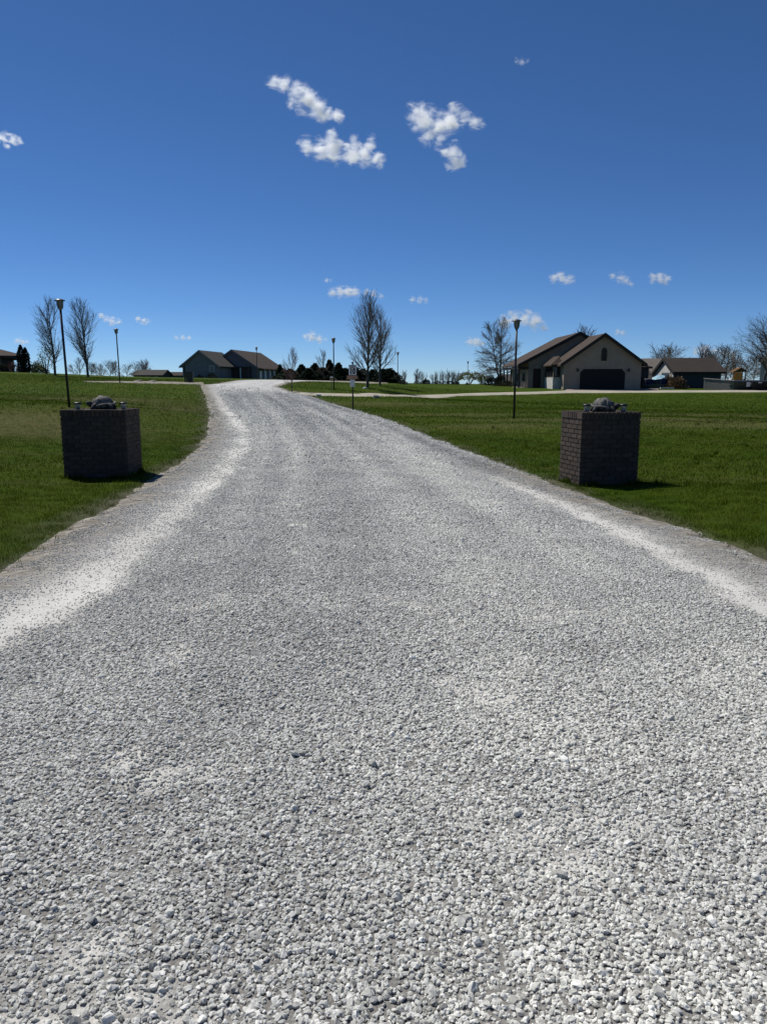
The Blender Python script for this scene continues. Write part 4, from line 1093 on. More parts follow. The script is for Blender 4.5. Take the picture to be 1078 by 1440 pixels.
def wood_fence():
    D = 86; a = P(988, 551, D); b = P(1031, 551, D - 3)
    ang = math.atan2(b.y - a.y, b.x - a.x); L = math.hypot(b.x - a.x, b.y - a.y); zg = Hs(a.x, D) - 0.05
    root = thing('wooden_fence', 'grey weathered board fence between the shed and the dark bins', 'fence', (a.x, D, zg), ang)
    h0 = P(988, 532.5, D).z - zg; h1 = P(1031, 535.5, D - 3).z - zg
    m = MB(); n = int(L / 0.15)
    for i in range(n):
        t = i / n; h = h0 + (h1 - h0) * t + rng.uniform(-.02, .02); x = i * L / n
        m.box(x + 0.008, x + L / n - 0.008, rng.uniform(-0.006, 0.006), 0.022, 0, h)
    m.build('board_panel', M['fence_wood'], root)
    r = MB()
    for z in (0.35, h1 - 0.25): r.box(0, L, 0.024, 0.07, z, z + 0.09)
    r.build('rail', M['fence_wood'], root)
    c = MB(); c.hexa([(-0.03, -0.05, h0 + 0.0), (L, -0.05, h1), (L, 0.09, h1), (-0.03, 0.09, h0)], [(-0.03, -0.05, h0 + 0.06), (L, -0.05, h1 + 0.06), (L, 0.09, h1 + 0.06), (-0.03, 0.09, h0 + 0.06)]); c.build('cap_rail', M['pale_stone'], root)
    for t in (0, 0.5, 1):
        p = MB(); x = t * L; p.box(x - 0.06, x + 0.06, 0.075, 0.18, -0.2, h0 + (h1 - h0) * t - 0.03); p.build('post', M['fence_wood'], root)
wood_fence()

def dumpster(px0, px1, D, pyt, label, m, notice):
    a = px_to_x(px0, D, 1); b = px_to_x(px1, D, 1); z = Hs((a + b) / 2, D) - 0.05; w = b - a
    root = thing('dumpster', label, 'dumpster', ((a + b) / 2, D, z), 0, 'dumpsters at the right edge')
    h = P(1000, pyt, D).z - z; hw = w / 2 - 0.03
    bd = MB(); bd.hexa([(-hw, 0.25, 0.1), (hw, 0.25, 0.1), (hw, 1.5, 0.1), (-hw, 1.5, 0.1)], [(-hw, 0, h * 0.82), (hw, 0, h * 0.82), (hw, 1.7, h - 0.08), (-hw, 1.7, h - 0.08)]); bd.build('container', m, root)
    for s in (-1, 1):
        l = MB(); xa, xb = (-hw, -0.01) if s < 0 else (0.01, hw)
        l.hexa([(xa, -0.06, h * 0.82 + 0.01), (xb, -0.06, h * 0.82 + 0.01), (xb, 1.74, h - 0.07), (xa, 1.74, h - 0.07)], [(xa, -0.06, h * 0.82 + 0.07), (xb, -0.06, h * 0.82 + 0.07), (xb, 1.74, h), (xa, 1.74, h)]); l.build('lid', M['bin_black'], root)
        k = MB(); xs = s * (hw + 0.04); k.box(min(xs - 0.04, xs + 0.04), max(xs - 0.04, xs + 0.04), 0.4, 1.2, h * 0.45, h * 0.55); k.build('lift_pocket', m, root)
    for q in range(4):
        rb = MB(); x = -hw + 0.1 + q * (2 * hw - 0.2) / 3; rb.hexa([(x - 0.04, 0.18, 0.12), (x + 0.04, 0.18, 0.12), (x + 0.04, 0.25, 0.12), (x - 0.04, 0.25, 0.12)], [(x - 0.04, -0.05, h * 0.8), (x + 0.04, -0.05, h * 0.8), (x + 0.04, 0.03, h * 0.8), (x - 0.04, 0.03, h * 0.8)])
        rb.build('stiffener', m, root)
    if notice:
        xa, xb, pt, pb = notice; n = MB(); x0 = px_to_x(xa, D, 1) - (a + b) / 2; x1 = px_to_x(xb, D, 1) - (a + b) / 2
        n.box(x0, x1, -0.09, -0.07, P(1000, pb, D).z - z, P(1000, pt, D).z - z); n.build('notice', M['paper_white'], root)
    return root
dumpster(1031, 1055.5, 82.5, 534.5, 'dark green dumpster with a white notice at the fence end', M['bin_green'], (1048, 1054.3, 537.3, 543.7))
dumpster(1057, 1083, 82, 534.5, 'black dumpster cut off by the right edge of the view', M['bin_black'], (1064.5, 1069.5, 537.2, 538.7))

def playset():
    D = 108; o = P(1038, 545, D); zg = Hs(o.x, D)
    root = thing('playset', 'wooden playset with orange panel and peaked roof behind the dumpsters', 'playset', (o.x, D, zg), R(-8))
    zt = P(1000, 516.5, D).z - zg; ze = P(1000, 523, D).z - zg; zd = P(1000, 533, D).z - zg
    for sx_ in (-0.75, 0.75):
        for sy_ in (0, 1.4):
            p = MB(); p.box(sx_ - 0.05, sx_ + 0.05, sy_ - 0.05, sy_ + 0.05, -0.1, ze); p.build('post', M['play_wood'], root)
    d = MB(); d.box(-0.8, 0.8, -0.06, 1.46, zd - 0.08, zd); d.build('deck', M['play_wood'], root)
    r = MB(); r.poly_y([(-1.0, ze), (1.0, ze), (0.1, zt)], -0.25, 1.65); r.build('roof', M['play_wood'], root)
    w = MB(); w.box(-0.80, 0.30, -0.12, -0.07, zd - 0.5, ze - 0.05); w.build('panel', M['orange'], root)
    s = MB(); s.hexa([(-2.4, 0.4, 0.05), (-2.3, 0.4, 0.05), (-2.3, 1.0, 0.05), (-2.4, 1.0, 0.05)], [(-0.85, 0.4, zd + 0.1), (-0.75, 0.4, zd + 0.1), (-0.75, 1.0, zd + 0.1), (-0.85, 1.0, zd + 0.1)]); s.build('slide', M['pale_stone'], root)
playset()

def pool_and_umbrella():
    D = 91; o = P(922, 548, D); zg = Hs(o.x, D)
    root = thing('above_ground_pool', 'low round pool with dark blue liner wall beside the tan house', 'pool', (o.x, D, zg))
    zt = P(1000, 533.5, D).z - zg; r = 2.0
    w = MB(); w.lathe([(r, 0), (r + 0.02, zt * 0.5), (r + 0.02, zt * 0.5 + 0.01)], 36); w.build('lower_wall', M['pool_grey'], root, True)
    u = MB(); u.lathe([(r - 0.01, zt * 0.5 + 0.012), (r + 0.01, zt - 0.02)], 36); u.build('liner_wall', M['pool_blue'], root, True)
    c = MB(); c.lathe([(r - 0.05, zt - 0.018), (r + 0.1, zt - 0.018), (r + 0.1, zt + 0.05), (r - 0.1, zt + 0.05)], 36); c.build('top_rail', M['pool_blue'], root, True)
    for k in range(10):
        a = 2 * math.pi * k / 10; p = MB(); p.box(-0.05, 0.05, -0.06, 0.06, 0, zt - 0.02, Matrix.Translation((math.cos(a) * (r + 0.08), math.sin(a) * (r + 0.08), 0)) @ Matrix.Rotation(a + math.pi / 2, 4, 'Z')); p.build('upright', M['pool_grey'], root)
    D = 88; x = px_to_x(927.6, D, 1); z = Hs(x, D)
    root = thing('patio_umbrella', 'pale blue tilted patio umbrella beside the low blue pool', 'umbrella', (x, D, z))
    zc = P(1000, 529, D).z - z
    p = MB(); p.tube([(0, 0, 0), (0, 0, zc - 0.05)], [0.03, 0.03], 8); p.build('pole', M['fence_wood'], root)
    b = MB(); b.lathe([(0.3, 0), (0.3, 0.06), (0.08, 0.1)], 14); b.build('base', M['fence_wood'], root)
    bm = bmesh.new(); bmesh.ops.create_cone(bm, cap_ends=True, segments=8, radius1=0.75, radius2=0.02, depth=0.30)
    cm = MB(); cm.frombm(bm, Matrix.Translation((-0.28, 0, zc)) @ Matrix.Rotation(R(-16), 4, 'Y') @ Matrix.Rotation(R(12), 4, 'X')); cm.build('canopy', M['canopy_blue'], root)
pool_and_umbrella()
pb = MB(); pb.bevbox(-0.75, 0.75, -0.15, 0.15, 0, 0.18, 0.03)
xx_ = px_to_x(937, 85.5, .6); tag(pb.build('parking_block', M['pale_stone'], None, False, (xx_, 85.5, Hs(xx_, 85.5) + 0.02)), 'white concrete parking block at the drive edge near the shed', 'parking block')

# ------------------------------------------------------------------ blue grey house at the top of the road
def hill_house():
    D = 148; o = P(281.5, 532, D); zg = Hs(o.x, D) - 0.3
    ang = R(-8)
    root = thing('blue_grey_house', 'blue grey house with two stepped gables at the top of the road', 'house', (o.x, D, zg), ang)
    X = lambda px, d=D: px_to_x(px, d, 4) - o.x
    Zp = lambda py, d=D: P(300, py, d).z - zg
    x0, x1 = X(255.5), X(307); xm = X(281.5); x1 = 2 * xm - x0
    ze, zr = Zp(514), Zp(494); y1 = 12
    w = MB(); gable_walls(w, x0, x1, 0, y1, -1.5, ze, zr); w.build('wall', M['blue_siding'], root)
    r = MB(); gable_roof(r, x0, x1, 0, y1, ze, zr, 0.5, 0.4); rm = r.build('roof', M['roof_grey'], root)
    f = MB(); rake_fascia(f, x0, x1, -0.4, ze, zr, 0.5); f.build('fascia', M['blue_siding'], rm)
    window(root, xm + 1.9, xm + 2.7, ze - 1.1, ze - 0.1, 0)
    # second, taller section set back and to the right
    D2 = D + 10; y2 = 10; xa = X(317, D2) + 0.2; hw = 5.1; ze2, zr2 = Zp(516.8, D2), Zp(493.2, D2)
    w = MB(); gable_walls(w, xa - hw, xa + hw, y2, y2 + 19, -1.5, ze2, zr2); w.build('main_wall', M['blue_siding'], root)
    r = MB(); gable_roof(r, xa - hw, xa + hw, y2, y2 + 19, ze2, zr2, 0.5, 0.5); rm = r.build('main_roof', M['roof_brown'], root)
    f = MB(); rake_fascia(f, xa - hw, xa + hw, y2 - 0.5, ze2, zr2, 0.5); f.build('fascia', M['blue_siding'], rm)
    # dark garage front between the two sections
    g = MB(); g.box(x1 - 1.2, xa + hw - 1.2, y2 - 2.5, y2 - 0.01, -1.5, ze2 - 0.1); g.build('entry_wall', M['brown_wall'], root)
    pr_ = MB(); pr_.box(x1 - 1.9, xa + hw - 1.2, y2 - 3.0, y2 - 0.01, ze2 - 0.09, ze2 + 0.1); pr_.build('entry_roof', M['roof_grey'], root)
    for k in range(2):
        p = MB(); xx = x1 - 1.5 + k * 3.4; p.box(xx, xx + 0.2, y2 - 2.9, y2 - 2.7, -1.5, ze2 - 0.1); p.build('porch_post', M['white_trim'], root)
    # long side: white porch posts and dark windows
    xe = xa + hw
    for k in range(6):
        yy = y2 + 0.8 + k * 3.3; p = MB(); p.box(xe + 1.15, xe + 1.35, yy, yy + 0.2, -1.5, ze2 - 0.42); p.build('porch_post', M['white_trim'], root)
        if k < 5: window(root, yy + 0.9, yy + 2.2, 0.2, ze2 - 0.7, xe, 'x', M['white_trim'], 1)
    pr2 = MB(); pr2.hexa([(xe - 0.02, y2 - 0.4, ze2 - 0.25), (xe + 1.7, y2 - 0.4, ze2 - 0.4), (xe + 1.7, y2 + 19.4, ze2 - 0.4), (xe - 0.02, y2 + 19.4, ze2 - 0.25)], [(xe - 0.02, y2 - 0.4, ze2 - 0.1), (xe + 1.7, y2 - 0.4, ze2 - 0.3), (xe + 1.7, y2 + 19.4, ze2 - 0.3), (xe - 0.02, y2 + 19.4, ze2 - 0.1)])
    pr2.build('porch_roof', M['roof_brown'], root)
    return root
hill_house()

def left_house():
    D = 88; o = P(0, 523, D); zg = Hs(o.x, D) - 0.05
    root = thing('porch_house', 'brown hip roofed house with an open porch at the left edge', 'house', (o.x + 0.4, D, zg), R(27))
    X = lambda px: px_to_x(px, D, 4) - o.x
    Zp = lambda py: P(0, py, D).z - zg
    ze = Zp(500); x1 = X(29)
    w = MB(); w.box(-11, X(11), 0.5, 9, -0.5, ze - 0.2); w.build('wall', M['brown_wall'], root)
    r = MB(); hip_roof(r, -13, x1 - 0.4, 0, 9.5, ze, Zp(480), 0.45, 0.3); r.build('roof', M['roof_brown'], root)
    for px in (11.5, 26):
        p = MB(); xx = X(px); p.box(xx - 0.14, xx + 0.14, 0.15, 0.45, -0.4, ze - 0.3); p.build('porch_post', M['door_brown'], root)
        p = MB(); p.box(xx - 0.14, xx + 0.14, 8.6, 8.9, -0.4, ze - 0.3); p.build('porch_post', M['door_brown'], root)
    window(root, -1.6, -0.3, 0.9, 2.0, 0.5)
    window(root, -4.6, -3.3, 0.9, 2.0, 0.5)
left_house()

# ================================================================== VEGETATION
def grow(mbs, p, d, L, r, lvl, rnd, prm):
    """one branch and, recursively, its side shoots; mbs[level] collects the tubes"""
    nseg = prm['seg'][lvl]; pts = [p.copy()]; rad = [r]; dirs = [d.copy()]
    wob = prm['wob'][lvl]; up = prm['up'][lvl]
    for i in range(nseg):
        d = (d + Vector((rnd.gauss(0, wob), rnd.gauss(0, wob), rnd.gauss(0, wob) + up))).normalized()
        p = p + d * (L / nseg); pts.append(p.copy()); dirs.append(d.copy())
        rad.append(max(prm['rmin'] * 0.8, r * (1 - 0.85 * (i + 1) / nseg)))
    mbs[min(lvl, len(mbs) - 1)].tube(pts, rad, prm['sides'][lvl], False)
    if lvl + 1 >= len(prm['n']): return
    n = prm['n'][lvl]; n = max(2, int(n * rnd.uniform(0.8, 1.2) * min(1.3, max(0.4, L / prm['Lref'][lvl]))))
    for k in range(n):
        t = prm['t0'][lvl] + (0.97 - prm['t0'][lvl]) * (k + rnd.random()) / n
        f = t * nseg; i = min(int(f), nseg - 1); q = pts[i].lerp(pts[i + 1], f - i)
        dd = dirs[i + 1]
        ax = dd.cross(Vector((rnd.gauss(0, 1), rnd.gauss(0, 1), rnd.gauss(0, 0.6))))
        if ax.length < 1e-3: continue
        a0, a1 = prm['ang'][lvl]; ang = a0 + (a1 - a0) * t + rnd.gauss(0, 0.12)
        nd = Matrix.Rotation(ang, 3, ax.normalized()) @ dd
        ll = prm['len'][lvl](t, rnd) * (L if lvl else 1.0)
        rr = max(prm['rmin'], rad[i] * prm['rk'][lvl] * rnd.uniform(0.75, 1.1))
        grow(mbs, q, nd, ll, rr, lvl + 1, rnd, prm)

def vase_prm(h, w, rmin=0.011, dens=1.0):
    return dict(seg=(9, 6, 4, 3), wob=(0.016, 0.06, 0.11, 0.18), up=(0.02, 0.12, 0.10, 0.05), rmin=rmin, sides=(8, 5, 3, 3),
                n=(int(34 * dens), int(17 * dens), int(8 * dens)), Lref=(h, 0.35 * h, 0.12 * h), t0=(0.14, 0.18, 0.2), ang=((1.0, 0.35), (0.75, 0.5), (0.8, 0.6)),
                len=(lambda t, r: h * w * (0.80 * math.sin(math.pi * min(1, 0.26 + 0.66 * t)) + 0.16) * r.uniform(0.75, 1.15), lambda t, r: (0.50 - 0.2 * t) * r.uniform(0.7, 1.25), lambda t, r: 0.62 * r.uniform(0.6, 1.25)), rk=(0.5, 0.55, 0.6))

def bare_tree_meshes(name, h, seed, w=0.5, rmin=0.011, dens=1.0, twin=0, style='vase', r0=None):
    rnd = random.Random(seed); mbs = [MB(), MB()]
    prm = vase_prm(h, w, rmin, dens)
    if style == 'oak':
        prm.update(up=(0.02, 0.015, 0.03, 0.02), ang=((1.75, 0.35), (0.7, 0.55), (0.8, 0.6)), t0=(0.17, 0.2, 0.2))
        prm['len'] = (lambda t, r: h * w * (0.95 - 0.62 * t) * r.uniform(0.8, 1.12), prm['len'][1], prm['len'][2])
    if style == 'round':
        prm.update(up=(0.01, 0.03, 0.03, 0.0), wob=(0.09, 0.14, 0.2, 0.25), ang=((1.25, 0.5), (0.85, 0.6), (0.9, 0.7)), t0=(0.22, 0.15, 0.15))
    r0 = r0 or h * 0.018
    grow(mbs, Vector((0, 0, -0.1)), Vector((0, 0, 1)), h * 0.97, r0, 0, rnd, prm)
    if twin:
        for q in range(twin):
            a = rnd.uniform(2.6, 3.6) if q == 0 else rnd.uniform(0, 6.28)
            grow(mbs, Vector((math.cos(a) * r0 * 0.7, math.sin(a) * r0 * 0.7, 0.35)), Vector((math.cos(a) * 0.22, math.sin(a) * 0.1, 1)).normalized(), h * rnd.uniform(0.84, 0.92), r0 * 0.75, 0, rnd, prm)
    return mbs

def place_tree(name, label, loc, mbs, mt, mc, group, rz=0.0, cat='tree'):
    root = thing(name, label, cat, loc, rz, group)
    mbs[0].build('trunk', mt, root, True); mbs[1].build('crown', mc, root, True)
    return root

def tree_at(px, D, pyt=None, dz=0.0):
    x = px_to_x(px, D, 2); z = Hs(x, D) + dz
    h = None if pyt is None else P(px, pyt, D).z - z
    return (x, D, z), h

TG = 'tall bare trees on the lawns'
for (px, D, pyt, w, dens, seed, lab) in [
    (78, 75, 417, 0.36, 1.15, 3, 'tall bare tree left of its twin, behind the leaning lamp post'),
    (124, 74, 419, 0.38, 1.3, 5, 'tall bare tree right of its twin on the left lawn crest'),
    (516.5, 67, 413, 0.40, 1.45, 8, 'tallest dense bare tree in the centre of the view'),
    (534, 71, 428, 0.35, 1.25, 9, 'bare tree just right of and behind the tallest central tree')]:
    loc, h = tree_at(px, D, pyt); h *= 0.92 if px > 300 else 0.94
    place_tree('bare_tree', lab, loc, bare_tree_meshes('t', h, seed, w, 0.0105, dens), M['bark'], M['twig'], TG, seed * 1.3)
loc, h = tree_at(703, 108, 455)
place_tree('bare_tree', 'wide bare tree with two trunks and level lower boughs left of the tan house', loc, bare_tree_meshes('t', h, 21, 0.52, 0.016, 1.5, 1, 'oak'), M['bark'], M['twig'], TG, 0)
loc, h = tree_at(1072, 112, 446)
place_tree('bare_tree', 'large rounded bare tree rising behind the dumpsters at the right edge', loc, bare_tree_meshes('t', h, 23, 0.62, 0.016, 1.7, 0, 'round', h * 0.022), M['bark'], M['twig'], TG, 1.0)

# young trees with reddish tops in front of the cedars
RG = 'young bare trees by the road crest'
for (px, D, pyt, seed, lab) in [(409.7, 53, 493, 31, 'slim young bare tree on the grass at the right road edge'), (455, 104, 494, 33, 'bare reddish tree rising above the dark cedar row')]:
    loc, h = tree_at(px, D, pyt)
    place_tree('young_tree', lab, loc, bare_tree_meshes('t', h, seed, 0.42, 0.008 if D < 60 else 0.014, 0.7, r0=h * 0.013), M['bark'], M['twig_red'], RG)

# far bare trees: three shapes, copied
def far_tree_proto(seed, h, w, style, m, dens=0.8):
    mbs = bare_tree_meshes('f', h, seed, w, 0.024, dens, 0, style)
    return mbs
FG = 'small far bare trees along the skyline'
protos = []
for (seed, h, w, st, mm) in [(41, 7, 0.6, 'round', M['twig']), (43, 7, 0.5, 'vase', M['twig_red']), (45, 7, 0.62, 'round', M['twig'])]:
    protos.append((far_tree_proto(seed, h, w, st, mm), mm))
pobj = [None] * 3
FAR = [(104, 150, 514, 0), (113, 128, 506, 1), (128, 160, 511, 2), (136, 170, 513, 0), (143, 190, 515, 1), (155, 160, 509, 2), (163, 175, 511, 1), (178, 195, 514, 0), (196, 240, 511, 2), (206, 240, 510, 1),
       (818, 150, 469, 1), (921, 150, 490, 2), (938, 155, 493, 0), (985, 150, 491, 1), (998, 160, 494, 2), (1018, 140, 489, 0), (1030, 170, 500, 1), (1044, 130, 506, 2), (1058, 150, 503, 0), (1010, 185, 498, 2),
       (586, 160, 521, 1), (688, 165, 520, 0)]
FLAB = ['small bare tree between the twin tall trees, nearer the left one', 'bushy bare tree just left of the right twin tall tree', 'small bare tree directly behind the right twin tall tree', 'low bare tree right of the twin tall trees',
        'low reddish bare tree midway between twin trees and lamp post', 'grey bare tree left of the lane lamp post', 'reddish bare tree directly behind the lane lamp post', 'low bare tree right of the lane lamp post', 'far bare tree above the left end of the long low roof',
        'far bare tree above the middle of the long low roof', 'greenish bare treetop showing between the two tan house gables', 'bare tree rising over the far tan roof', 'bare tree between tan roof and shed roof',
        'bare tree over the middle of the shed roof', 'bare tree over the right half of the shed roof', 'bare tree at the right end of the shed', 'small bare tree between shed and playset', 'bare tree right behind the playset roof', 'bare tree left of the large rounded tree, behind the dumpsters', 'thin far bare tree over the shed roof end',
        'tiny bare tree far behind the low hedge shrubs', 'far bare tree behind the pale green leafing tree']
for i, (px, D, pyt, k) in enumerate(FAR):
    loc, h = tree_at(px, D, pyt, -0.2)
    if pobj[k] is None:
        pobj[k] = place_tree('far_tree', FLAB[i], (0, 0, 0), protos[k][0], M['bark'], protos[k][1], FG); o = pobj[k]
    else: o = dup(pobj[k], (0, 0, 0), 0, None, FLAB[i])
    s = h / 7; o.location = loc; o.rotation_euler = (0, 0, i * 2.1); o.scale = (s * 1.15, s * 1.15, s)

# foliage ----------------------------------------------------------------
def leaf_cloud(n, fn, size, seed, flat_=0.5):
    """n little leaf sprays placed by fn(r) -> (point, outward dir); two triangles each"""
    r = np.random.default_rng(seed); V = []; Fc = []
    for i in range(n):
        p, d = fn(r)
        d = Vector(d) + Vector(r.normal(0, flat_, 3)); 
        if d.length < 1e-4: d = Vector((0, 0, 1))
        d.normalize(); a = d.cross(Vector(r.normal(0, 1, 3))).normalized(); s = size * r.uniform(0.6, 1.5)
        p = Vector(p); o = len(V)
        V += [p - a * s * 0.35, p + d * s * 0.45 - a * s * 0.12, p + d * s, p + d * s * 0.4 + a * s * 0.4]
        Fc.append((o, o + 1, o + 2, o + 3))
    mb = MB(); mb.add(V, Fc); return mb

def cedar_fn(h, w, seed):
    ph = [random.Random(seed).uniform(0, 6) for _ in range(4)]
    def fn(r):
        while True:
            t = r.uniform(0, 1); a = r.uniform(0, 6.283)
            if r.uniform() < (1 - t) ** 0.7 + 0.05: break
        lump = 1 + 0.26 * math.sin(3 * a + ph[0] + 9 * t) + 0.24 * math.sin(5 * a + ph[1] - 19 * t) + 0.14 * math.sin(37 * t + ph[2])
        R_ = w * (1 - t) ** 0.95 * 1.12 * lump * (0.55 + 0.45 * min(1, t * 6)) * math.sqrt(r.uniform(0.25, 1.0))
        return (R_ * math.cos(a), R_ * math.sin(a), 0.05 * h + t * 0.95 * h), (math.cos(a), math.sin(a), 0.5)
    return fn
CG = 'dark cedars in the row behind the road crest'
cproto = []
for q in range(3):
    root = thing('cedar_tree', 'x', 'tree', (0, 0, 0), 0, CG)
    t = MB(); t.tube([(0, 0, -0.3), (0.02, 0, 1.2), (0, 0.02, 2.8)], [0.09, 0.07, 0.02], 7); t.build('trunk', M['bark'], root)
    leaf_cloud(5200, cedar_fn(3.0, 1.05 + 0.15 * q, q), 0.24, 50 + q).build('crown', M['cedar'], root)
    cproto.append(root)
CED = [(394, 118, 513, 0.8, 'small dark cedar beside the blue grey house porch, left end of the row'), (408, 106, 519, 1.4, 'dark cedar behind the slim young bare tree'), (424, 108, 513, 1.1, 'pointed dark cedar second from the left in the main row'),
       (434, 106, 518, 1.3, 'low dark cedar filling the gap left of the row\'s twin points'), (443, 108, 511.5, 1.2, 'dark cedar left of the reddish bare tree'), (454, 106, 517, 1.3, 'dark cedar at the foot of the reddish bare tree'), (463.5, 108, 506.5, 1.0, 'tallest dark cedar, just left of the central lamp post'),
       (476, 107, 511, 1.1, 'dark cedar between the central lamp post and the road sign'), (486, 107, 518, 1.3, 'dark cedar behind the left side of the road sign'), (500, 107, 517, 1.5, 'dark cedar right behind the road sign'), (511, 108, 519, 1.4, 'dark cedar left of the tallest central bare tree trunk'),
       (524, 107, 520, 1.4, 'dark cedar between the two central bare trunks'), (539, 106, 519, 1.4, 'dark cedar right of the two central bare trunks'), (548, 106, 518.5, 1.6, 'broad dark cedar at the right end of the row'), (401, 114, 521, 1.5, 'low dark cedar between house porch and young bare tree')]
for i, (px, D, pyt, w, lab) in enumerate(CED):
    loc, h = tree_at(px, D, pyt, -0.35); k = i % 3
    o = cproto[k] if i < 3 else dup(cproto[k], (0, 0, 0))
    s = h / 3.0; o.location = loc; o.rotation_euler = (0, 0, i * 1.9); o.scale = (w * 0.95, w * 0.95, s); o['label'] = lab

# two arborvitae by the left house
AG = 'columnar evergreens beside the porch'
ap_ = thing('columnar_evergreen', 'taller dark columnar evergreen touching the porch house', 'tree', (0, 0, 0), 0, AG)
def arb_fn(r):
    t = r.uniform(0, 1) ** 0.9; a = r.uniform(0, 6.283); R_ = 0.42 * min(1, (1 - t) * 2.6) ** 0.7 * (0.75 + 0.25 * min(1, t * 5)) * (1 + 0.12 * math.sin(4 * a + 11 * t)) * math.sqrt(r.uniform(0.4, 1))
    return (R_ * math.cos(a), R_ * math.sin(a), 0.03 + t * 3.0), (math.cos(a) * 0.4, math.sin(a) * 0.4, 1)
t = MB(); t.tube([(0, 0, -0.2), (0, 0, 2.4)], [0.06, 0.02], 6); t.build('trunk', M['bark'], ap_)
leaf_cloud(3200, arb_fn, 0.13, 61).build('crown', M['arbor'], ap_)
loc, h = tree_at(32, 84, 486.5, -0.1); ap_.location = loc; ap_.scale = (1, 1, h / 3.0)
loc, h = tree_at(38.3, 84, 490, -0.1); dup(ap_, loc, 2.0, (0.95, 0.95, h / 3.0), 'shorter dark columnar evergreen on the lawn side of its pair')

def bush(px, D, pyt, wpx, label, m, name='shrub', n=1500, size=0.12, group=None, seed=1, cat='shrub', stem=True, shape=0.0):
    loc, h = tree_at(px, D, pyt, -0.08); w = wpx / F * D / 2; ph = [random.Random(seed).uniform(0, 6) for _ in range(3)]
    def fn(r):
        v = Vector(r.normal(0, 1, 3)); v.normalize(); v.z = abs(v.z)
        a = math.atan2(v.y, v.x); l = 1 + 0.16 * math.sin(3 * a + ph[0]) + 0.14 * math.sin(5 * a + ph[1] + 4 * v.z) + 0.10 * math.sin(9 * v.z + ph[2])
        k = r.uniform(0.45, 1) ** 0.5 * l
        return (v.x * w * k, v.y * w * k * 0.8, shape * h + v.z * h * (0.93 - shape) * k), (v.x, v.y, v.z + 0.3)
    root = thing(name, label, cat, loc, 0, group)
    leaf_cloud(n, fn, size, seed).build('foliage' if name != 'leafing_tree' else 'crown', m, root)
    mb = MB(); rnd = random.Random(seed)
    for q in range(6 if stem else 0):
        a = rnd.uniform(0, 6.28); mb.tube([(0, 0, -0.1), (math.cos(a) * w * 0.25, math.sin(a) * w * 0.25, h * 0.35), (math.cos(a) * w * 0.6, math.sin(a) * w * 0.5, h * 0.75)], [0.05, 0.035, 0.012], 5)
    if stem: mb.build('trunk' if name == 'leafing_tree' else 'stem', M['bark'], root)
    return root
HG = 'shrubs around the porch house'
bush(4, 84, 510, 17, 'dark clipped hedge mound below the porch house wall', M['hedge'], 'hedge', 1800, 0.10, HG, 3, 'hedge')
bush(19, 84.5, 508.5, 16, 'grey brown shrub between the porch posts', M['red_bud'], 'shrub', 900, 0.10, HG, 4)
bush(29, 83.5, 513.5, 9, 'small purplish shrub at the foot of the taller columnar evergreen', M['red_bud'], 'shrub', 600, 0.09, HG, 5)
bush(53, 120, 510.5, 30, 'rounded dull green tree behind the columnar evergreens', M['far_leaf'], 'leafing_tree', 2600, 0.22, None, 6, 'tree')
bush(66, 78, 488, 24, 'low greening tree wrapped around the left twin tree trunk', M['spring_leaf'], 'leafing_tree', 520, 0.13, None, 7, 'tree', True, 0.2)
bush(660, 112, 522.5, 36, 'pale green leafing tree with a spreading crown', M['spring_leaf'], 'leafing_tree', 1500, 0.17, None, 8, 'tree', True, 0.38)
bush(680, 118, 526, 16, 'sparser green grey tree right of the pale leafing tree', M['far_leaf'], 'leafing_tree', 600, 0.17, None, 9, 'tree', True, 0.3)
bush(690.5, 104, 528, 15, 'dark rounded evergreen at the left foot of the two trunked tree', M['arbor'], 'shrub', 2200, 0.12, None, 10)
bush(703, 103, 524, 14, 'dark tall evergreen shrub around the two trunked tree base', M['arbor'], 'shrub', 2000, 0.12, None, 11)
LG = 'low dark mounded shrubs near the tan house'
bush(701, 97, 536, 17, 'low dark mounded shrub left of the porch, nearer the bare tree', M['hedge'], 'shrub', 1300, 0.09, LG, 12)
bush(715, 97, 535.5, 16, 'low dark mounded shrub left of the porch, nearer the house', M['hedge'], 'shrub', 1300, 0.09, LG, 13)
bush(952, 88, 532, 26, 'tan ornamental grass clump in front of the shed', M['tan_grass'], 'ornamental_grass', 1700, 0.20, None, 14, 'plant')
bush(941, 89, 528, 9, 'narrow tan upright grass clump left of the shed door', M['tan_grass'], 'ornamental_grass', 600, 0.2, None, 15, 'plant')
bush(599, 122, 532.8, 11, 'small dark rounded evergreen between the multi stemmed shrubs', M['arbor'], 'shrub', 1500, 0.12, None, 16)
bush(656.5, 110, 538.3, 5, 'tiny dark shrub below the pale leafing tree', M['arbor'], 'shrub', 500, 0.08, None, 17)
bush(281, 139, 527.5, 11, 'low dark shrub at the blue grey house front wall, left one', M['arbor'], 'shrub', 800, 0.12, 'shrubs before the blue grey house', 18)
bush(298, 139, 523.5, 16, 'larger dark shrub at the blue grey house front wall', M['arbor'], 'shrub', 1200, 0.12, 'shrubs before the blue grey house', 19)

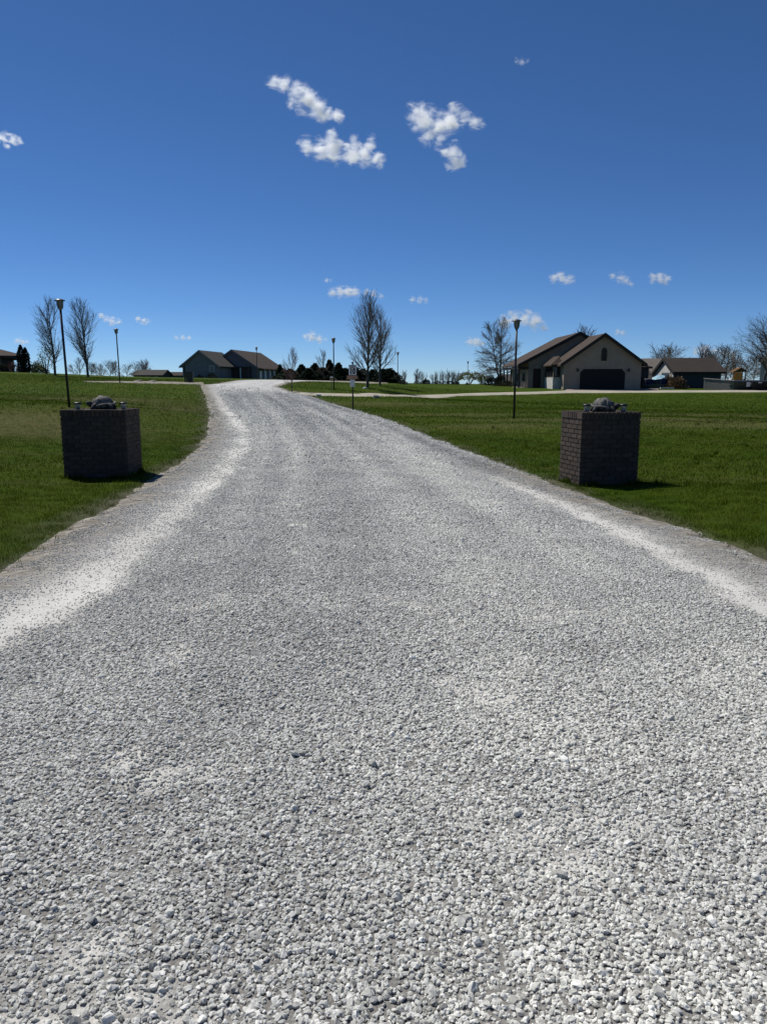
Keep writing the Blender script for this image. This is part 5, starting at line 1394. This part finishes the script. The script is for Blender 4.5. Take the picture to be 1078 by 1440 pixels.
# multi-stemmed shrubs on the centre skyline
SG = 'upright multi stemmed shrubs on the skyline'
def stem_shrub(seed):
    rnd = random.Random(seed); root = thing('upright_shrub', 'x', 'shrub', (0, 0, 0), 0, SG); mbs = [MB(), MB()]
    prm = dict(seg=(5, 4, 3), wob=(0.06, 0.1, 0.15), up=(0.05, 0.06, 0.04), rmin=0.013, sides=(4, 3, 3), n=(9, 4), Lref=(2.2, 0.8), t0=(0.25, 0.2), ang=((0.5, 0.4), (0.5, 0.5)),
               len=(lambda t, r: 0.8 * (1.1 - 0.6 * t) * r.uniform(0.6, 1.2), lambda t, r: 0.5 * r.uniform(0.6, 1.2)), rk=(0.6, 0.6))
    for q in range(14):
        a = rnd.uniform(0, 6.28); e = rnd.uniform(0.05, 0.5)
        grow(mbs, Vector((math.cos(a) * 0.12, math.sin(a) * 0.12, -0.1)), Vector((math.cos(a) * e, math.sin(a) * e, 1)).normalized(), rnd.uniform(1.5, 2.1), 0.022, 0, rnd, prm)
    mbs[0].build('stem', M['twig'], root); mbs[1].build('twig', M['twig'], root)
    def fn(r):
        v = Vector(r.normal(0, 1, 3)); v.normalize(); k = r.uniform(0.3, 1) ** 0.5
        return (v.x * 0.48 * k, v.y * 0.45 * k, max(0, 0.25 + v.z * 0.33 * k)), (v.x, v.y, v.z)
    leaf_cloud(500, fn, 0.10, seed).build('foliage', M['hedge'], root)
    return root
sp_ = [stem_shrub(71), stem_shrub(72)]
SH = [(566.5, 98, 519, 1.25, 'upright bare shrub with dark base beside the thin lamp post'), (586, 118, 521, 1.15, 'upright bare shrub left of the small dark evergreen'), (594, 124, 520, 1.0, 'slim upright bare shrub touching the small dark evergreen'),
      (610, 118, 523, 1.0, 'upright bare shrub just right of the small dark evergreen'), (616, 115, 519, 1.1, 'taller upright bare shrub, left member of the skyline clump'), (626, 118, 519.5, 1.3, 'upright bare shrub in the left half of the skyline clump'), (633, 117, 517.5, 1.3, 'tallest upright bare shrub in the middle of the skyline clump'),
      (640, 116, 519, 1.2, 'upright bare shrub near the right end of the skyline clump'), (642, 110, 522, 0.9, 'small upright shrub with dark base before the skyline clump'), (678, 125, 521, 1.1, 'upright bare shrub right of the pale leafing tree')]
for i, (px, D, pyt, w, lab) in enumerate(SH):
    loc, h = tree_at(px, D, pyt, -0.1); o = sp_[i] if i < 2 else dup(sp_[i % 2], (0, 0, 0))
    o.location = loc; o.rotation_euler = (0, 0, i * 1.3); o.scale = (w, w, h / 2.3); o['label'] = lab

# ================================================================== CLOUDS: small cumulus puffs as real volumes far up in the air
def sky_point(px, py, S):
    u = (px - CX) / F; v = (CY - py) / F
    return Vector((u, cp + v * sp, -sp + v * cp)).normalized() * S + Vector((0, 0, CAMZ))

BIGC, SMALLC = 'larger bright clouds high in the sky', 'small clouds low over the skyline'
def cloud(puffs, S, label, group, dens=1.0, wisp=1.0, seed=0):
    """puffs: (px, py, radius_px); a lumpy closed hull filled with an uneven white volume"""
    rnd = random.Random(seed); puffs = [(a, b, r * 0.88) for a, b, r in puffs]
    c0 = sky_point(sum(p[0] for p in puffs) / len(puffs), sum(p[1] for p in puffs) / len(puffs), S)
    k = S / F
    cs = []
    for px, py, r in puffs:
        v = (px - CX) / F; 
        scale = k * (1 / math.sqrt(1 + v * v + ((CY - py) / F) ** 2)) * 1.0
        cs.append((sky_point(px, py, S + rnd.uniform(-1, 1) * r * k * 0.6) - c0, r * S / F / math.sqrt(1 + v * v + ((CY - py) / F) ** 2)))
    unit = max(r for _, r in cs)
    bm = bmesh.new()
    for c, r in cs:
        bmesh.ops.create_icosphere(bm, subdivisions=3, radius=r * 1.5, matrix=Matrix.Translation(c))
    me = bpy.data.meshes.new('cloud'); bm.to_mesh(me); bm.free()
    o = link('cloud', me, None, c0)
    md = o.modifiers.new('weld', 'REMESH'); md.mode = 'VOXEL'; md.voxel_size = unit * 0.16
    dg = bpy.context.evaluated_depsgraph_get(); me2 = bpy.data.meshes.new_from_object(o.evaluated_get(dg)); o.modifiers.clear(); o.data = me2; bpy.data.meshes.remove(me); me2.name = 'cloud'
    m = bpy.data.materials.new('cloud_vapour'); m.use_nodes = True; nt = m.node_tree; nt.nodes.clear(); out = nt.nodes.new('ShaderNodeOutputMaterial')
    tc = nt.nodes.new('ShaderNodeTexCoord').outputs['Object']
    f = None
    for c, r in cs:
        d = nt.nodes.new('ShaderNodeVectorMath'); d.operation = 'DISTANCE'; nt.links.new(tc, d.inputs[0]); d.inputs[1].default_value = c
        q = math_n(nt, 'SUBTRACT', 1.0, math_n(nt, 'DIVIDE', d.outputs['Value'], r * 1.5))
        if f is None: f = q
        else:
            n = nt.nodes.new('ShaderNodeMath'); n.operation = 'SMOOTH_MAX'; nt.links.new(f, n.inputs[0]); nt.links.new(q, n.inputs[1]); n.inputs[2].default_value = 0.15; f = n.outputs[0]
    mp = node(nt, 'ShaderNodeMapping'); mp.inputs['Location'].default_value = (seed * 3.1, seed * 1.7, seed); mp.inputs['Scale'].default_value = (0.75 / unit, 1 / unit, 1.35 / unit); mp.inputs['Rotation'].default_value = (0, R(18), 0); nt.links.new(tc, mp.inputs['Vector'])
    nz = noise(nt, mp.outputs[0], 1.0, 10, 0.72); nt.nodes[-1].inputs['Distortion'].default_value = 0.5
    e = math_n(nt, 'ADD', f, math_n(nt, 'MULTIPLY', math_n(nt, 'SUBTRACT', nz, 0.53), 3.9 * wisp))
    e = math_n(nt, 'MULTIPLY', math_n(nt, 'POWER', math_n(nt, 'MAXIMUM', math_n(nt, 'SUBTRACT', e, 0.14), 0.0), 1.7), math_n(nt, 'MULTIPLY', f, 5.0, True))
    e = math_n(nt, 'MULTIPLY', e, (5.0 if group == BIGC else 3.2) * dens / unit)
    vs = nt.nodes.new('ShaderNodeVolumeScatter'); vs.inputs['Color'].default_value = (1, 1, 1, 1); vs.inputs['Anisotropy'].default_value = 0.55
    nt.links.new(e, vs.inputs['Density']); nt.links.new(vs.outputs[0], out.inputs['Volume'])
    m.cycles.volume_step_rate = 0.2; m.cycles.volume_sampling = 'MULTIPLE_IMPORTANCE'
    o.data.materials.append(m)
    return tag(o, label, 'cloud', group)

cloud([(384, 116, 12), (400, 120, 13), (414, 131, 15), (430, 142, 19), (446, 150, 17), (462, 161, 12), (474, 163, 10), (455, 165, 9), (408, 146, 8)], 3000, 'curved white cloud, upper left of the three big ones', BIGC, 1.0, 1.0, 1)
cloud([(432, 205, 14), (450, 208, 16), (470, 213, 17), (492, 217, 17), (512, 221, 15), (530, 226, 12), (466, 192, 11), (498, 200, 10), (522, 196, 8), (520, 206, 8)], 3000, 'long flat white cloud below the curved one', BIGC, 0.9, 1.05, 2)
cloud([(585, 158, 16), (598, 170, 20), (615, 178, 20), (604, 192, 14), (618, 200, 12), (634, 172, 15), (652, 166, 13), (668, 172, 12), (640, 155, 11), (678, 176, 8), (636, 214, 14), (640, 227, 14), (626, 212, 10), (636, 150, 7)], 3000, 'hook shaped white cloud, the rightmost of the big ones', BIGC, 1.0, 1.0, 3)
cloud([(712, 452, 11), (724, 446, 11), (738, 449, 13), (752, 453, 13), (762, 459, 9), (706, 456, 8), (718, 441, 6), (742, 441, 7)], 5000, 'broad white cloud behind the right lamp post top', SMALLC, 1.0, 0.85, 4)
cloud([(468, 411, 8), (478, 410, 9), (489, 410, 9), (499, 411, 8)], 5000, 'flat white cloud at the top left of the tallest tree', SMALLC, 1.0, 0.8, 5)
cloud([(515, 411, 6), (524, 413, 6), (536, 416, 5)], 5000, 'faint small cloud touching the tallest treetop', SMALLC, 0.45, 1.0, 6)
cloud([(779, 391, 8), (789, 390, 9), (800, 393, 8)], 5000, 'small oval cloud, leftmost of three in a row above the tan house', SMALLC, 0.9, 0.95, 7)
cloud([(862, 388, 7), (871, 390, 8), (880, 395, 7), (886, 400, 5)], 5000, 'small ragged cloud in the middle of three above the tan house', SMALLC, 0.6, 1.05, 8)
cloud([(918, 391, 8), (927, 391, 9), (937, 394, 7)], 5000, 'small bright cloud, rightmost of three above the tan house', SMALLC, 1.0, 0.9, 9)
cloud([(661, 481, 7), (670, 481, 8), (677, 483, 6)], 5000, 'small white cloud left of the two trunked bare tree', SMALLC, 0.9, 0.8, 10)
cloud([(580, 422, 5), (590, 422, 6), (599, 423, 5)], 5000, 'faint wispy cloud right of the tallest tree', SMALLC, 0.45, 1.1, 11)
cloud([(430, 475, 6), (438, 473, 8), (448, 476, 7), (457, 477, 4)], 5000, 'small white cloud above the cedar row', SMALLC, 0.85, 0.85, 12)
cloud([(143, 444, 5), (150, 448, 6), (158, 452, 7), (167, 452, 5)], 5000, 'small curved cloud right of the twin tall trees', SMALLC, 0.7, 0.95, 13)
cloud([(195, 449, 5), (202, 452, 6), (209, 451, 4)], 5000, 'tiny cloud right of the lane lamp post', SMALLC, 0.7, 0.95, 14)
cloud([(248, 474.5, 4), (257, 475, 5), (266, 474.5, 4)], 5000, 'tiny flat cloud above the blue grey house', SMALLC, 0.55, 0.9, 15)
cloud([(24, 480, 5), (31, 480.5, 6), (38, 480, 4)], 5000, 'tiny flat cloud above the columnar evergreens', SMALLC, 0.6, 0.9, 16)
cloud([(-4, 192, 9), (8, 194, 9), (18, 197, 8), (28, 198, 6), (12, 205, 6)], 3000, 'wispy cloud cut off by the left edge of the sky', BIGC, 0.55, 1.1, 17)
cloud([(726, 86, 5), (734, 86, 6), (741, 86, 4)], 3000, 'tiny faint cloud high at the upper right', BIGC, 0.12, 1.0, 18)
cloud([(868, 467, 5), (875, 468, 5)], 5000, 'tiny cloud just right of the garage gable peak', SMALLC, 0.55, 0.9, 19)
cloud([(978, 494, 6), (990, 493, 9), (1003, 494, 8), (1016, 497, 8), (1028, 499, 8)], 5000, 'low white cloud bank behind the bare trees over the shed', SMALLC, 0.8, 0.85, 20)
cloud([(459, 394, 4), (464, 394, 3)], 5000, 'tiny faint speck of cloud above the flat white one', SMALLC, 0.4, 0.9, 21)

# ------------------------------------------------------------------ light, sky, camera
SUN_EL, SUN_AZ = R(55), R(-46)          # azimuth measured from straight ahead, negative = left
sd = Vector((math.sin(SUN_AZ) * math.cos(SUN_EL), math.cos(SUN_AZ) * math.cos(SUN_EL), math.sin(SUN_EL)))
sun = bpy.data.lights.new('sun', 'SUN'); sun.energy = 5.0; sun.angle = R(0.5); sun.color = (1.0, 0.965, 0.91)
so = bpy.data.objects.new('sun', sun); COL.objects.link(so); so.rotation_euler = (-sd).to_track_quat('-Z', 'Y').to_euler(); so.location = (0, 0, 60)
W_ = bpy.data.worlds.new('World'); SC.world = W_; W_.use_nodes = True
nt = W_.node_tree; bg = nt.nodes['Background']
sky = nt.nodes.new('ShaderNodeTexSky'); sky.sky_type = 'NISHITA'; sky.sun_disc = False
sky.sun_elevation = SUN_EL; sky.sun_rotation = SUN_AZ
sky.altitude = 1500; sky.air_density = 0.66; sky.dust_density = 0.0; sky.ozone_density = 10.0
hs = nt.nodes.new('ShaderNodeHueSaturation'); hs.inputs['Saturation'].default_value = 1.06
nt.links.new(sky.outputs[0], hs.inputs['Color']); nt.links.new(hs.outputs[0], bg.inputs['Color']); bg.inputs['Strength'].default_value = 0.092

cam = bpy.data.cameras.new('camera'); co = bpy.data.objects.new('camera', cam); COL.objects.link(co)
co.location = (0, 0, CAMZ); co.rotation_euler = (math.pi / 2 - PITCH, 0, 0)
cam.sensor_fit = 'VERTICAL'; cam.sensor_height = 24; cam.lens = 24 * F / 1440
cam.clip_start = 0.05; cam.clip_end = 20000
SC.camera = co
SC.view_settings.view_transform = 'Standard'; SC.view_settings.look = 'None'; SC.view_settings.exposure = 0; SC.view_settings.gamma = 1
SC.view_settings.use_curve_mapping = False
SC.cycles.max_bounces = 12; SC.cycles.diffuse_bounces = 4; SC.cycles.volume_bounces = 10; SC.cycles.transparent_max_bounces = 16
SC.cycles.use_denoising = True; SC.cycles.denoiser = 'OPENIMAGEDENOISE'; SC.cycles.denoising_input_passes = 'RGB_ALBEDO_NORMAL'; SC.cycles.denoising_prefilter = 'ACCURATE'
